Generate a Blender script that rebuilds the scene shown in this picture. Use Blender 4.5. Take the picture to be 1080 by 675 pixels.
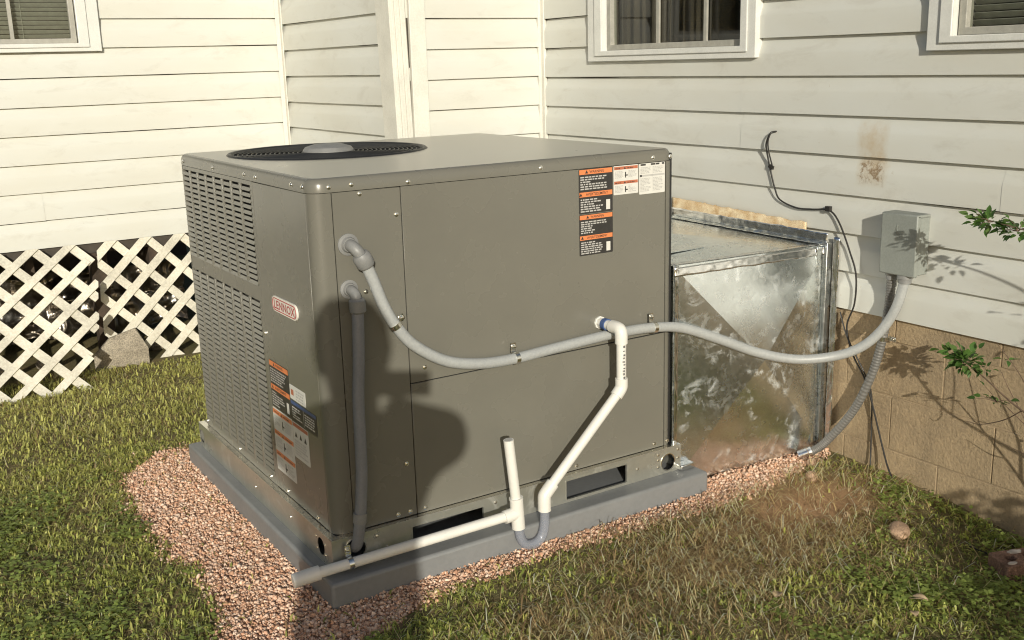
import bpy, bmesh, math, random
import numpy as np
from mathutils import Vector, Matrix, noise as mnoise
from mathutils.geometry import tessellate_polygon

R = math.radians
random.seed(7)
rng = np.random.default_rng(7)
scene = bpy.context.scene
for o in list(bpy.data.objects):
    bpy.data.objects.remove(o)

# ------------------------------------------------------------------ camera, sky, sun, exposure
# metres; z = 0 is the top of the equipment pad, the lawn lies about 0.075 lower.
# +X runs along the front of the unit to the right, +Y along its side towards the house.
CAM = Vector((-1.0288, -2.6014, 1.3848))
YAW, PITCH, ROLL = 1.0081, -0.2408, -0.0287
fw = Vector((math.cos(YAW)*math.cos(PITCH), math.sin(YAW)*math.cos(PITCH), math.sin(PITCH)))
rt = Vector((math.sin(YAW), -math.cos(YAW), 0)); up = rt.cross(fw)
rt2 = rt*math.cos(ROLL) + up*math.sin(ROLL); up2 = up*math.cos(ROLL) - rt*math.sin(ROLL)
cd = bpy.data.cameras.new('camera'); cam = bpy.data.objects.new('camera', cd)
scene.collection.objects.link(cam)
cam.matrix_world = Matrix(((rt2.x, up2.x, -fw.x, CAM.x), (rt2.y, up2.y, -fw.y, CAM.y), (rt2.z, up2.z, -fw.z, CAM.z), (0, 0, 0, 1)))
cd.sensor_width = 36; cd.lens = 1109.98/1080*36; cd.clip_start = 0.02; cd.clip_end = 2000
scene.camera = cam

SUN_AZ, SUN_EL = R(63), R(17.0)          # azimuth (from +X) that the light travels towards, and elevation
SD = Vector((math.cos(SUN_EL)*math.cos(SUN_AZ), math.cos(SUN_EL)*math.sin(SUN_AZ), -math.sin(SUN_EL)))
world = bpy.data.worlds.new('World'); scene.world = world; world.use_nodes = True
wn = world.node_tree; bg = wn.nodes['Background']
sky = wn.nodes.new('ShaderNodeTexSky'); sky.sky_type = 'NISHITA'; sky.sun_disc = False
sky.sun_elevation = SUN_EL
to_sun = -SD
sky.sun_rotation = math.atan2(to_sun.x, to_sun.y)
sky.air_density = 1.0; sky.dust_density = 1.6; sky.ozone_density = 1.0
wn.links.new(sky.outputs[0], bg.inputs['Color']); bg.inputs['Strength'].default_value = 0.08
sl = bpy.data.lights.new('sun', 'SUN'); sl.energy = 4.0; sl.angle = R(0.55); sl.color = (1.0, 0.955, 0.83)
so = bpy.data.objects.new('sun', sl); scene.collection.objects.link(so)
so.rotation_euler = SD.to_track_quat('-Z', 'Y').to_euler(); so.location = (-6, -14, 6)
vs = scene.view_settings
vs.view_transform = 'Standard'; vs.look = 'None'; vs.exposure = 0.10; vs.gamma = 1.0; vs.use_curve_mapping = False
scene.cycles.use_denoising = True
scene.cycles.max_bounces = 8
scene.cycles.filter_width = 1.1

# ------------------------------------------------------------------ materials
def nodes_of(name):
    m = bpy.data.materials.new(name); m.use_nodes = True
    nt = m.node_tree; return m, nt, nt.nodes['Principled BSDF']
def N(nt, typ, **kw):
    n = nt.nodes.new(typ)
    for k, v in kw.items(): setattr(n, k, v)
    return n
def L(nt, a, b): nt.links.new(a, b)
def noise_tex(nt, co, scale, detail=4, rough=.55, dist=0):
    n = N(nt, 'ShaderNodeTexNoise'); n.inputs['Scale'].default_value = scale
    n.inputs['Detail'].default_value = detail; n.inputs['Roughness'].default_value = rough
    n.inputs['Distortion'].default_value = dist
    if co is not None: L(nt, co, n.inputs['Vector'])
    return n.outputs['Fac']
def ramp(nt, fac, p0, p1, c0=(0, 0, 0, 1), c1=(1, 1, 1, 1)):
    r = N(nt, 'ShaderNodeValToRGB'); L(nt, fac, r.inputs[0])
    r.color_ramp.elements[0].position = p0; r.color_ramp.elements[1].position = p1
    r.color_ramp.elements[0].color = c0; r.color_ramp.elements[1].color = c1
    return r.outputs[0]
def mixc(nt, fac, a, b, mode='MIX'):
    m = N(nt, 'ShaderNodeMix', data_type='RGBA', blend_type=mode)
    for sock, v in ((m.inputs[0], fac), (m.inputs[6], a), (m.inputs[7], b)):
        if isinstance(v, (int, float)): sock.default_value = v
        elif isinstance(v, tuple): sock.default_value = v if len(v) == 4 else (*v, 1)
        else: L(nt, v, sock)
    return m.outputs[2]
def math_(nt, op, a, b=0.0, c=None, clamp=False):
    m = N(nt, 'ShaderNodeMath', operation=op); m.use_clamp = clamp
    for i, v in enumerate((a, b, c)):
        if v is None: continue
        if isinstance(v, (int, float)): m.inputs[i].default_value = v
        else: L(nt, v, m.inputs[i])
    return m.outputs[0]
def bump(nt, h, strength, dist, normal=None):
    b = N(nt, 'ShaderNodeBump'); b.inputs['Strength'].default_value = strength; b.inputs['Distance'].default_value = dist
    L(nt, h, b.inputs['Height'])
    if normal is not None: L(nt, normal, b.inputs['Normal'])
    return b.outputs[0]
def pos(nt, sx=1, sy=1, sz=1):
    g = N(nt, 'ShaderNodeNewGeometry'); 
    if (sx, sy, sz) == (1, 1, 1): return g.outputs['Position']
    m = N(nt, 'ShaderNodeMapping'); m.inputs['Scale'].default_value = (sx, sy, sz)
    L(nt, g.outputs['Position'], m.inputs['Vector']); return m.outputs[0]
def simple(name, col, rough=.5, metal=0.0, var=.12, scale=30, bmp=0.0, bscale=200, spec=.5, col2=None, fine=.05):
    """colour with soft blotches and a fine grain, roughness that varies, optional relief"""
    m, nt, p = nodes_of(name); P = pos(nt)
    c2 = col2 or tuple(c*(1-var) for c in col)
    c1 = col if col2 else tuple(min(1, c*(1+var)) for c in col)
    f = noise_tex(nt, P, scale, 5, .6)
    c = mixc(nt, ramp(nt, f, .35, .65), c1, c2)
    g = noise_tex(nt, P, scale*14, 3, .6)
    c = mixc(nt, fine, c, mixc(nt, ramp(nt, g, .4, .6), (0, 0, 0), (1, 1, 1)), 'OVERLAY')
    L(nt, c, p.inputs['Base Color'])
    r = math_(nt, 'MULTIPLY_ADD', f, .3, max(.02, rough-.15)); L(nt, r, p.inputs['Roughness'])
    p.inputs['Metallic'].default_value = metal; p.inputs['Specular IOR Level'].default_value = spec
    if bmp: L(nt, bump(nt, noise_tex(nt, P, bscale, 4, .6), bmp, .002), p.inputs['Normal'])
    return m

def siding_material(name, stain=False):
    m, nt, p = nodes_of(name); P = pos(nt)
    base = (0.585, 0.59, 0.55); warm = (0.56, 0.55, 0.49); dirt = (0.40, 0.34, 0.25)
    f = noise_tex(nt, pos(nt, 1.2, 1.2, 3.0), 1.3, 5, .6)
    c = mixc(nt, ramp(nt, f, .35, .72), base, warm)
    # rain streaks and grey smears, a few darker specks of grime
    sm = noise_tex(nt, pos(nt, 5, 5, 14), 1.0, 6, .7, .6)
    c = mixc(nt, math_(nt, 'MULTIPLY', ramp(nt, sm, .54, .78), .55), c, (0.42, 0.40, 0.345))
    sp = noise_tex(nt, P, 46, 3, .6); sp2 = noise_tex(nt, P, 3.1, 3, .5)
    spk = math_(nt, 'MULTIPLY', ramp(nt, sp, .70, .77), ramp(nt, sp2, .47, .60))
    c = mixc(nt, math_(nt, 'MULTIPLY', spk, .7), c, dirt)
    if stain:   # ghost of a removed fixture, and scuffs below it
        sx = N(nt, 'ShaderNodeSeparateXYZ'); L(nt, P, sx.inputs[0])
        wob = math_(nt, 'MULTIPLY_ADD', noise_tex(nt, P, 30, 4), .03, -.015)
        def band(v, a, b, s):
            v = math_(nt, 'ADD', v, wob)
            u = math_(nt, 'SUBTRACT', 1.0, math_(nt, 'DIVIDE', math_(nt, 'ABSOLUTE', math_(nt, 'SUBTRACT', v, (a+b)/2)), (b-a)/2))
            return math_(nt, 'DIVIDE', u, s, clamp=True)
        k = math_(nt, 'MULTIPLY', band(sx.outputs[1], -.280, -.138, .40), band(sx.outputs[2], .925, 1.17, .35))
        c = mixc(nt, math_(nt, 'MULTIPLY', math_(nt, 'MULTIPLY', k, ramp(nt, noise_tex(nt, P, 16, 5, .7), .25, .65)), .78), c, (0.46, 0.365, 0.24))
        k2 = math_(nt, 'MULTIPLY', math_(nt, 'MULTIPLY', band(sx.outputs[1], -.265, -.15, .2), band(sx.outputs[2], .935, 1.03, .5)), ramp(nt, noise_tex(nt, P, 55, 5, .7), .46, .6))
        c = mixc(nt, math_(nt, 'MULTIPLY', k2, .85), c, (0.20, 0.125, 0.055))
    L(nt, c, p.inputs['Base Color'])
    L(nt, math_(nt, 'MULTIPLY_ADD', f, .25, .34), p.inputs['Roughness'])
    g = noise_tex(nt, pos(nt, 4, 4, 60), 7, 4, .6)
    lo = noise_tex(nt, P, 5, 2, .5)
    L(nt, bump(nt, lo, .25, .006, bump(nt, g, .10, .002)), p.inputs['Normal'])
    return m

def galvanised(name, tint=(.62, .63, .61), rough=.33, dull=0.0, patch=False):
    m, nt, p = nodes_of(name); P = pos(nt)
    v = N(nt, 'ShaderNodeTexVoronoi'); v.inputs['Scale'].default_value = 85
    w = N(nt, 'ShaderNodeVectorMath', operation='ADD'); L(nt, P, w.inputs[0])
    nn = N(nt, 'ShaderNodeTexNoise'); nn.inputs['Scale'].default_value = 40; L(nt, P, nn.inputs['Vector'])
    sc = N(nt, 'ShaderNodeVectorMath', operation='SCALE'); L(nt, nn.outputs['Color'], sc.inputs[0]); sc.inputs['Scale'].default_value = .012
    L(nt, sc.outputs[0], w.inputs[1]); L(nt, w.outputs[0], v.inputs['Vector'])
    cell = N(nt, 'ShaderNodeSeparateColor'); L(nt, v.outputs['Color'], cell.inputs[0])
    c = mixc(nt, cell.outputs[0], tuple(t*.95 for t in tint), tuple(min(1, t*1.04) for t in tint))
    f = noise_tex(nt, P, 4.5, 4, .55, .5)
    c = mixc(nt, ramp(nt, f, .42, .66), c, tuple(t*.90 for t in tint))
    wht = noise_tex(nt, P, 13, 5, .62, .9)
    smear = ramp(nt, wht, .56, .76)
    c = mixc(nt, math_(nt, 'MULTIPLY', smear, .45), c, (.90, .90, .88))
    L(nt, c, p.inputs['Base Color']); p.inputs['Metallic'].default_value = 1.0 - dull
    if patch:   # pale oxide smudges that have lost their mirror
        ox = math_(nt, 'MULTIPLY', ramp(nt, noise_tex(nt, P, 15, 6, .66, .6), .53, .70), ramp(nt, noise_tex(nt, P, 5, 3, .5), .45, .6))
        c = mixc(nt, math_(nt, 'MULTIPLY', ox, .48), c, (.62, .64, .63)); L(nt, c, p.inputs['Base Color'])
        L(nt, math_(nt, 'MULTIPLY_ADD', ox, -.55, 1.0), p.inputs['Metallic'])
    r = math_(nt, 'MULTIPLY_ADD', cell.outputs[1], .06, rough-.03)
    r = math_(nt, 'ADD', r, math_(nt, 'MULTIPLY', smear, .22))
    L(nt, math_(nt, 'ADD', r, math_(nt, 'MULTIPLY_ADD', f, .2, -.1)), p.inputs['Roughness'])
    L(nt, bump(nt, noise_tex(nt, P, 5, 2, .4), .12, .010), p.inputs['Normal'])
    return m

def vcol_material(name, rough=.8, transl=0.0, spec=.2, fine=0):
    m, nt, p = nodes_of(name)
    a = N(nt, 'ShaderNodeAttribute', attribute_name='Col')
    c = a.outputs['Color']
    if fine:
        f = noise_tex(nt, pos(nt), fine, 4, .6)
        c = mixc(nt, .5, c, mixc(nt, ramp(nt, f, .3, .7), (.25, .25, .25), (.75, .75, .75)), 'OVERLAY')
        L(nt, bump(nt, f, .5, .003), p.inputs['Normal'])
    L(nt, c, p.inputs['Base Color'])
    p.inputs['Roughness'].default_value = rough; p.inputs['Specular IOR Level'].default_value = spec
    if transl:
        t = N(nt, 'ShaderNodeBsdfTranslucent'); L(nt, c, t.inputs['Color'])
        mx = N(nt, 'ShaderNodeMixShader'); mx.inputs[0].default_value = transl
        L(nt, p.outputs[0], mx.inputs[1]); L(nt, t.outputs[0], mx.inputs[2])
        L(nt, mx.outputs[0], nt.nodes['Material Output'].inputs['Surface'])
    return m

M = {}
M['siding'] = siding_material('cream_vinyl_siding')
M['siding_stained'] = siding_material('cream_vinyl_siding_stained', True)
M['trim'] = simple('white_painted_trim', (.63, .615, .55), .5, var=.06, scale=9, bmp=.15, bscale=60)
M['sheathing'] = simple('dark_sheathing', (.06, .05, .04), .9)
M['win_frame'] = simple('grey_window_frame', (.33, .32, .28), .5, var=.1)
M['win_white'] = simple('white_window_vinyl', (.62, .62, .585), .4, var=.05, scale=12)
M['room'] = simple('dim_room', (.055, .048, .04), .9, var=.3, scale=2)
M['curtain'] = simple('brown_curtain', (.045, .036, .026), .9, var=.3, scale=6)
M['blind'] = simple('grey_blind', (.42, .42, .37), .6, var=.1)
m, nt, p = nodes_of('window_glass')
gl = N(nt, 'ShaderNodeBsdfGlossy'); gl.inputs['Roughness'].default_value = .03; gl.inputs['Color'].default_value = (.9, .92, .92, 1)
tr = N(nt, 'ShaderNodeBsdfTransparent'); tr.inputs['Color'].default_value = (.72, .74, .70, 1)
lw = N(nt, 'ShaderNodeLayerWeight'); lw.inputs['Blend'].default_value = .5
frs = math_(nt, 'MULTIPLY_ADD', math_(nt, 'POWER', lw.outputs['Facing'], 4.0), .7, .05)
mx = N(nt, 'ShaderNodeMixShader'); L(nt, frs, mx.inputs[0]); L(nt, tr.outputs[0], mx.inputs[1]); L(nt, gl.outputs[0], mx.inputs[2])
L(nt, mx.outputs[0], nt.nodes['Material Output'].inputs['Surface']); M['glass'] = m

# foundation: tan painted concrete block
m, nt, p = nodes_of('tan_painted_block'); P = pos(nt)
f = noise_tex(nt, P, 3.5, 6, .65, .4); g = noise_tex(nt, P, 90, 5, .7)
c = mixc(nt, ramp(nt, f, .35, .68), (.40, .30, .185), (.28, .215, .138))
c = mixc(nt, math_(nt, 'MULTIPLY', ramp(nt, noise_tex(nt, P, 14, 6, .7), .62, .72), .5), c, (.21, .175, .13))
c = mixc(nt, .25, c, mixc(nt, ramp(nt, g, .35, .65), (.2, .2, .2), (.8, .8, .8)), 'OVERLAY')
L(nt, c, p.inputs['Base Color']); p.inputs['Roughness'].default_value = .85; p.inputs['Specular IOR Level'].default_value = .2
L(nt, bump(nt, noise_tex(nt, P, 22, 6, .75), .45, .012, bump(nt, g, .7, .005)), p.inputs['Normal']); M['block'] = m
M['mortar'] = simple('tan_mortar', (.30, .225, .14), .9, var=.15, scale=20, bmp=.5)

# unit
m, nt, p = nodes_of('taupe_unit_paint'); P = pos(nt)
f = noise_tex(nt, P, 2.2, 5, .6); g = noise_tex(nt, P, 700, 2, .5)
c = mixc(nt, ramp(nt, f, .3, .7), (.146, .141, .119), (.134, .129, .109))
du = noise_tex(nt, P, 5, 4, .55)
c = mixc(nt, math_(nt, 'MULTIPLY', ramp(nt, du, .15, .95), .10), c, (.36, .33, .26))
L(nt, c, p.inputs['Base Color']); L(nt, math_(nt, 'MULTIPLY_ADD', du, .16, .19), p.inputs['Roughness'])
p.inputs['Specular IOR Level'].default_value = .5
L(nt, bump(nt, noise_tex(nt, P, 2.6, 0, .4), .14, .012, bump(nt, g, .08, .0006)), p.inputs['Normal']); M['paint'] = m
m, nt, p = nodes_of('taupe_dusty_lit_top'); P = pos(nt)
du = noise_tex(nt, P, 5, 4, .5, .3)
c = mixc(nt, ramp(nt, du, .3, .75), (.38, .355, .285), (.44, .41, .33))  # dust over the cabinet paint, with the lit top's brightness put into the colour
c = mixc(nt, math_(nt, 'MULTIPLY', ramp(nt, noise_tex(nt, P, 40, 4, .7), .66, .74), .4), c, (.16, .13, .09))
L(nt, c, p.inputs['Base Color']); L(nt, math_(nt, 'MULTIPLY_ADD', du, .12, .24), p.inputs['Roughness']); p.inputs['Specular IOR Level'].default_value = .7; M['top'] = m
M['dark_metal'] = simple('black_metal', (.018, .018, .018), .45)
M['coil'] = simple('dark_coil', (.075, .070, .060), .6, metal=.3, scale=80)
M['screw'] = simple('zinc_screw', (.78, .76, .70), .25, metal=1, var=.05)
M['galv'] = galvanised('galvanised_duct', (.80, .84, .84), .24, 0.0, True)
M['galv_rail'] = galvanised('galvanised_rail', (.47, .47, .42), .32, .30)
M['foil'] = galvanised('foil_tape', (.80, .80, .79), .20)
M['foil_dark'] = galvanised('galvanised_flange', (.48, .50, .51), .28)
M['pad'] = simple('grey_composite_pad', (.190, .195, .197), .48, var=.05, scale=5, bmp=.06, bscale=300, fine=.03)
M['conduit'] = simple('grey_conduit', (.33, .34, .335), .42, var=.05, scale=10)
M['conduit_dark'] = simple('charcoal_conduit', (.17, .175, .19), .45, var=.06, scale=10)
M['fitting'] = simple('grey_fitting', (.20, .20, .195), .5, var=.08)
M['flexmetal'] = simple('flexible_metal', (.165, .16, .15), .55, metal=.25, var=.1)
M['pvc'] = simple('white_pvc', (.66, .645, .60), .35, var=.04, scale=8, fine=.02)
M['pvc_print'] = simple('pipe_print', (.12, .12, .12), .5)
M['box_paint'] = simple('grey_enclosure_paint', (.235, .25, .228), .5, var=.05, scale=10)
M['cable'] = simple('black_cable', (.022, .020, .018), .5)
m, nt, p = nodes_of('clear_vinyl_tube')
p.inputs['Base Color'].default_value = (.42, .44, .49, 1); p.inputs['Roughness'].default_value = .12
tr = N(nt, 'ShaderNodeBsdfTransparent'); tr.inputs['Color'].default_value = (.80, .82, .88, 1)
mx = N(nt, 'ShaderNodeMixShader'); mx.inputs[0].default_value = .36
L(nt, tr.outputs[0], mx.inputs[1]); L(nt, p.outputs[0], mx.inputs[2]); L(nt, mx.outputs[0], nt.nodes['Material Output'].inputs['Surface']); M['tube'] = m
M['lattice'] = simple('cream_lattice', (.60, .57, .48), .6, var=.16, scale=7, bmp=.2, bscale=50, fine=.1)
M['wood'] = simple('weathered_wood', (.055, .038, .025), .85, var=.35, scale=14, bmp=.6, bscale=40)
M['rot'] = simple('rotten_strip', (.74, .62, .42), .8, scale=26, col2=(.52, .36, .19), bmp=.6, bscale=60, fine=.35)
M['concrete'] = simple('old_concrete', (.27, .235, .18), .9, var=.2, scale=12, bmp=.7, bscale=70, fine=.3)
M['stone'] = simple('brown_stone', (.34, .225, .145), .8, var=.25, scale=22, bmp=.6, bscale=90, fine=.3)
M['brick'] = simple('old_brick', (.20, .115, .080), .9, var=.35, scale=24, bmp=.7, bscale=80, fine=.4)
M['mortar_blot'] = simple('mortar_blot', (.50, .45, .40), .9, var=.2)
M['dead_leaf'] = simple('dead_leaf', (.42, .31, .19), .7, var=.25, scale=40)
M['plastic'] = galvanised('crumpled_plastic', (.30, .27, .23), .32)
M['label_black'] = simple('label_black', (.030, .028, .026), .45, fine=0)
M['label_white'] = simple('label_white', (.60, .59, .55), .45, var=.04, fine=0)
M['label_orange'] = simple('label_orange', (.66, .21, .075), .45, var=.04, fine=0)
M['label_red'] = simple('label_red', (.42, .135, .070), .45, var=.04, fine=0)
M['label_blue'] = simple('label_blue', (.05, .09, .22), .45, var=.04, fine=0)
M['label_grey'] = simple('label_grey', (.42, .41, .39), .45, var=.04, fine=0)
M['badge_red'] = simple('badge_red', (.40, .025, .035), .4, fine=0)
M['badge_white'] = simple('badge_white', (.70, .67, .60), .3, var=.04, fine=0)
M['grass'] = vcol_material('grass_blades', .5, .5, .4)
M['leaf'] = vcol_material('shrub_leaves', .45, .35, .4)
M['gravel'] = vcol_material('pink_gravel', .85, 0, .2, 120)
M['bark'] = simple('twig_bark', (.13, .085, .055), .8, var=.3, scale=30)
M['skin'] = simple('skin', (.45, .28, .20), .5, var=.05)
M['cloth'] = simple('dark_clothes', (.06, .07, .10), .85, var=.2)
M['hair'] = simple('brown_hair', (.05, .035, .02), .7)
M['phone'] = simple('black_phone', (.02, .02, .02), .2)

# ------------------------------------------------------------------ mesh helpers
coll = scene.collection
ORG = {}
def tag(o, label=None, cat=None, group=None, kind=None):
    if label: o['label'] = label
    if cat: o['category'] = cat
    if group: o['group'] = group
    if kind: o['kind'] = kind
    return o
def thing(name, label, cat, loc, group=None):
    o = bpy.data.objects.new(name, None); coll.objects.link(o); o.empty_display_size = .05
    o.location = loc; ORG[o.name] = Vector(loc); return tag(o, label, cat, group)
class MB:
    def __init__(s): s.v = []; s.f = []; s.m = []
    def poly(s, pts, mi=0):
        b = len(s.v); s.v += [tuple(p) for p in pts]; s.f.append(tuple(range(b, b+len(pts)))); s.m.append(mi); return s
    def box(s, a, b, mi=0):
        x0, y0, z0 = a; x1, y1, z1 = b; k = len(s.v)
        s.v += [(x0,y0,z0),(x1,y0,z0),(x1,y1,z0),(x0,y1,z0),(x0,y0,z1),(x1,y0,z1),(x1,y1,z1),(x0,y1,z1)]
        for q in ((0,3,2,1),(4,5,6,7),(0,1,5,4),(1,2,6,5),(2,3,7,6),(3,0,4,7)): s.f.append(tuple(k+i for i in q)); s.m.append(mi)
        return s
    def obox(s, c, ax, ay, az, mi=0):
        k = len(s.v); c = Vector(c)
        for sx, sy, sz in ((-1,-1,-1),(1,-1,-1),(1,1,-1),(-1,1,-1),(-1,-1,1),(1,-1,1),(1,1,1),(-1,1,1)):
            s.v.append(tuple(c + Vector(ax)*sx + Vector(ay)*sy + Vector(az)*sz))
        for q in ((0,3,2,1),(4,5,6,7),(0,1,5,4),(1,2,6,5),(2,3,7,6),(3,0,4,7)): s.f.append(tuple(k+i for i in q)); s.m.append(mi)
        return s
    def tube(s, path, r, seg=14, caps=True, mi=0):
        P = [Vector(p) for p in path]; n = len(P); rad = r if isinstance(r, (list, tuple)) else [r]*n
        T = [(P[min(i+1, n-1)]-P[max(i-1, 0)]).normalized() for i in range(n)]
        a = Vector((0, 0, 1)) if abs(T[0].z) < .9 else Vector((1, 0, 0))
        u = (a - T[0]*a.dot(T[0])).normalized(); k = len(s.v)
        for i in range(n):
            u = (u - T[i]*u.dot(T[i])).normalized(); w = T[i].cross(u)
            for j in range(seg):
                t = 2*math.pi*j/seg; s.v.append(tuple(P[i] + (u*math.cos(t)+w*math.sin(t))*rad[i]))
        for i in range(n-1):
            for j in range(seg):
                s.f.append((k+i*seg+j, k+i*seg+(j+1) % seg, k+(i+1)*seg+(j+1) % seg, k+(i+1)*seg+j)); s.m.append(mi)
        if caps:
            s.f.append(tuple(k+j for j in reversed(range(seg)))); s.m.append(mi)
            s.f.append(tuple(k+(n-1)*seg+j for j in range(seg))); s.m.append(mi)
        return s
    def ring(s, c, R_, r, seg=48, ts=6, mi=0):
        k = len(s.v); c = Vector(c)
        for i in range(seg):
            a = 2*math.pi*i/seg
            for j in range(ts):
                b = 2*math.pi*j/ts; q = R_ + r*math.cos(b)
                s.v.append((c.x+q*math.cos(a), c.y+q*math.sin(a), c.z+r*math.sin(b)))
        for i in range(seg):
            for j in range(ts):
                s.f.append((k+i*ts+j, k+((i+1) % seg)*ts+j, k+((i+1) % seg)*ts+(j+1) % ts, k+i*ts+(j+1) % ts)); s.m.append(mi)
        return s
    def lathe(s, prof, c, axis=(0, 0, 1), seg=24, mi=0):
        """prof: (radius, height) pairs along axis"""
        ax = Vector(axis).normalized(); a = Vector((1, 0, 0)) if abs(ax.x) < .9 else Vector((0, 1, 0))
        u = (a-ax*a.dot(ax)).normalized(); w = ax.cross(u); c = Vector(c); k = len(s.v)
        for r, h in prof:
            for j in range(seg):
                t = 2*math.pi*j/seg; s.v.append(tuple(c + ax*h + (u*math.cos(t)+w*math.sin(t))*r))
        for i in range(len(prof)-1):
            for j in range(seg):
                s.f.append((k+i*seg+j, k+i*seg+(j+1) % seg, k+(i+1)*seg+(j+1) % seg, k+(i+1)*seg+j)); s.m.append(mi)
        s.f.append(tuple(k+j for j in reversed(range(seg)))); s.m.append(mi)
        s.f.append(tuple(k+(len(prof)-1)*seg+j for j in range(seg))); s.m.append(mi)
        return s
    def plate(s, outer, holes, fn, w0, w1, mi=0):
        """flat plate with holes; fn(u, v, w) -> world point; w0 front, w1 back"""
        loops = [outer]+list(holes)
        tris = tessellate_polygon([[Vector((a, b, 0)) for a, b in lp] for lp in loops])
        flat = [p for lp in loops for p in lp]; k = len(s.v); n = len(flat)
        s.v += [tuple(fn(a, b, w0)) for a, b in flat] + [tuple(fn(a, b, w1)) for a, b in flat]
        for t in tris:
            s.f.append(tuple(k+i for i in t)); s.m.append(mi)
            s.f.append(tuple(k+n+i for i in reversed(t))); s.m.append(mi)
        b = k
        for lp in loops:
            q = len(lp)
            for i in range(q):
                j = (i+1) % q; s.f.append((b+i, b+j, b+n+j, b+n+i)); s.m.append(mi)
            b += q
        return s
    def grid(s, fn, nu, nv, mi=0):
        k = len(s.v)
        for i in range(nu+1):
            for j in range(nv+1): s.v.append(tuple(fn(i/nu, j/nv)))
        for i in range(nu):
            for j in range(nv):
                a = k+i*(nv+1)+j; s.f.append((a, a+1, a+nv+2, a+nv+1)); s.m.append(mi)
        return s
    def build(s, name, mat, parent=None, smooth=35, bev=0, seg=2, solid=0):
        org = Vector((0, 0, 0))
        q = parent
        while q is not None:
            if q.name in ORG: org = ORG[q.name]
            q = q.parent
        me = bpy.data.meshes.new(name)
        me.from_pydata([(x-org.x, y-org.y, z-org.z) for x, y, z in s.v], [], s.f)
        mats = mat if isinstance(mat, (list, tuple)) else [mat]
        for mm in mats: me.materials.append(M[mm])
        if len(mats) > 1: me.polygons.foreach_set('material_index', s.m)
        bm = bmesh.new(); bm.from_mesh(me); bmesh.ops.recalc_face_normals(bm, faces=bm.faces); bm.to_mesh(me); bm.free()
        if smooth:
            me.shade_smooth(); me.set_sharp_from_angle(angle=R(smooth))
        o = bpy.data.objects.new(name, me); coll.objects.link(o); o.parent = parent
        if solid:
            md = o.modifiers.new('solid', 'SOLIDIFY'); md.thickness = solid
        if bev:
            md = o.modifiers.new('bevel', 'BEVEL'); md.width = bev; md.segments = seg; md.limit_method = 'ANGLE'
        return o
def rrect(x0, x1, y0, y1, r, n=5):
    pts = []
    for cx, cy, a0 in ((x1-r, y1-r, 0), (x0+r, y1-r, 90), (x0+r, y0+r, 180), (x1-r, y0+r, 270)):
        for i in range(n+1):
            a = R(a0+90*i/n); pts.append((cx+r*math.cos(a), cy+r*math.sin(a)))
    return pts
def circ(cx, cy, r, n=20, ry=None): return [(cx+r*math.cos(2*math.pi*i/n), cy+(ry or r)*math.sin(2*math.pi*i/n)) for i in range(n)]
def spline(pts, n=8):
    P = [Vector(p) for p in pts]; P = [P[0]*2-P[1]]+P+[P[-1]*2-P[-2]]; out = []
    for i in range(1, len(P)-2):
        for k in range(n):
            t = k/n; a, b, c, d = P[i-1:i+3]
            out.append(.5*((2*b)+(c-a)*t+(2*a-5*b+4*c-d)*t*t+(3*b-a-3*c+d)*t**3))
    out.append(P[-2]); return out
def copy_obj(src, parent, loc=None, rot=None):
    c = src.copy(); coll.objects.link(c); c.parent = parent
    if loc is not None: c.location = loc
    if rot is not None: c.rotation_euler = rot
    return c
def text_into(mb, string, size, fn, mi, align='CENTER', w=0):
    """flat letters added to mb through fn(u, v, w)"""
    cu = bpy.data.curves.new('t', 'FONT'); cu.body = string; cu.size = size; cu.align_x = align; cu.resolution_u = 2; cu.offset = size*.012
    ob = bpy.data.objects.new('t', cu); coll.objects.link(ob)
    dg = bpy.context.evaluated_depsgraph_get(); me = bpy.data.meshes.new_from_object(ob.evaluated_get(dg))
    k = len(mb.v); mb.v += [tuple(fn(v.co.x, v.co.y, w)) for v in me.vertices]
    for p_ in me.polygons: mb.f.append(tuple(k+i for i in p_.vertices)); mb.m.append(mi)
    bpy.data.objects.remove(ob); bpy.data.curves.remove(cu); bpy.data.meshes.remove(me)

W, D, H = 1.25, 1.2245, 1.10
G = -0.075
XR, YM, XT, YL = 1.95, 1.782, 1.155, 3.172      # right wall, middle wall, return wall, left wall

def ss(a, b, x):
    t = min(1, max(0, (x-a)/(b-a))); return t*t*(3-2*t)
def gz(x, y):
    z = G - .05*ss(1.6, 3.0, y) - .055*ss(-.25, -1.0, y)*ss(1.2, 1.9, x) - .02*ss(-.35, -1.2, y)
    return z + .012*mnoise.noise(Vector((x*1.7, y*1.7, 3.1))) + .006*mnoise.noise(Vector((x*6, y*6, 8.1)))*(0 if (-.1 < x < 1.4 and -.15 < y < 1.35) else 1)

# gravel bed outline (plan view)
GRAVEL = [(.06, 1.47), (-.145, 1.45), (-.27, 1.30), (-.335, 1.113), (-.345, .872), (-.345, .567), (-.295, .298), (-.31, .111), (-.36, -.05), (-.42, -.22), (-.25, -.36), (-.05, -.30),
          (.10, -.235), (.244, -.195), (.548, -.175), (.839, -.17), (1.125, -.20), (1.40, -.20), (1.60, -.17), (1.774, -.13), (1.96, -.085), (1.96, .2), (.6, .6)]
def in_poly(x, y, poly):
    c = False; j = len(poly)-1
    for i in range(len(poly)):
        xi, yi = poly[i]; xj, yj = poly[j]
        if (yi > y) != (yj > y) and x < (xj-xi)*(y-yi)/(yj-yi)+xi: c = not c
        j = i
    return c
def dirt_amount(x, y):
    """bare orange soil near the duct and thin straw in front of the unit"""
    a = math.exp(-(((x-1.52)/.30)**2+((y+.37)/.16)**2))
    return min(1, a*1.1)
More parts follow.
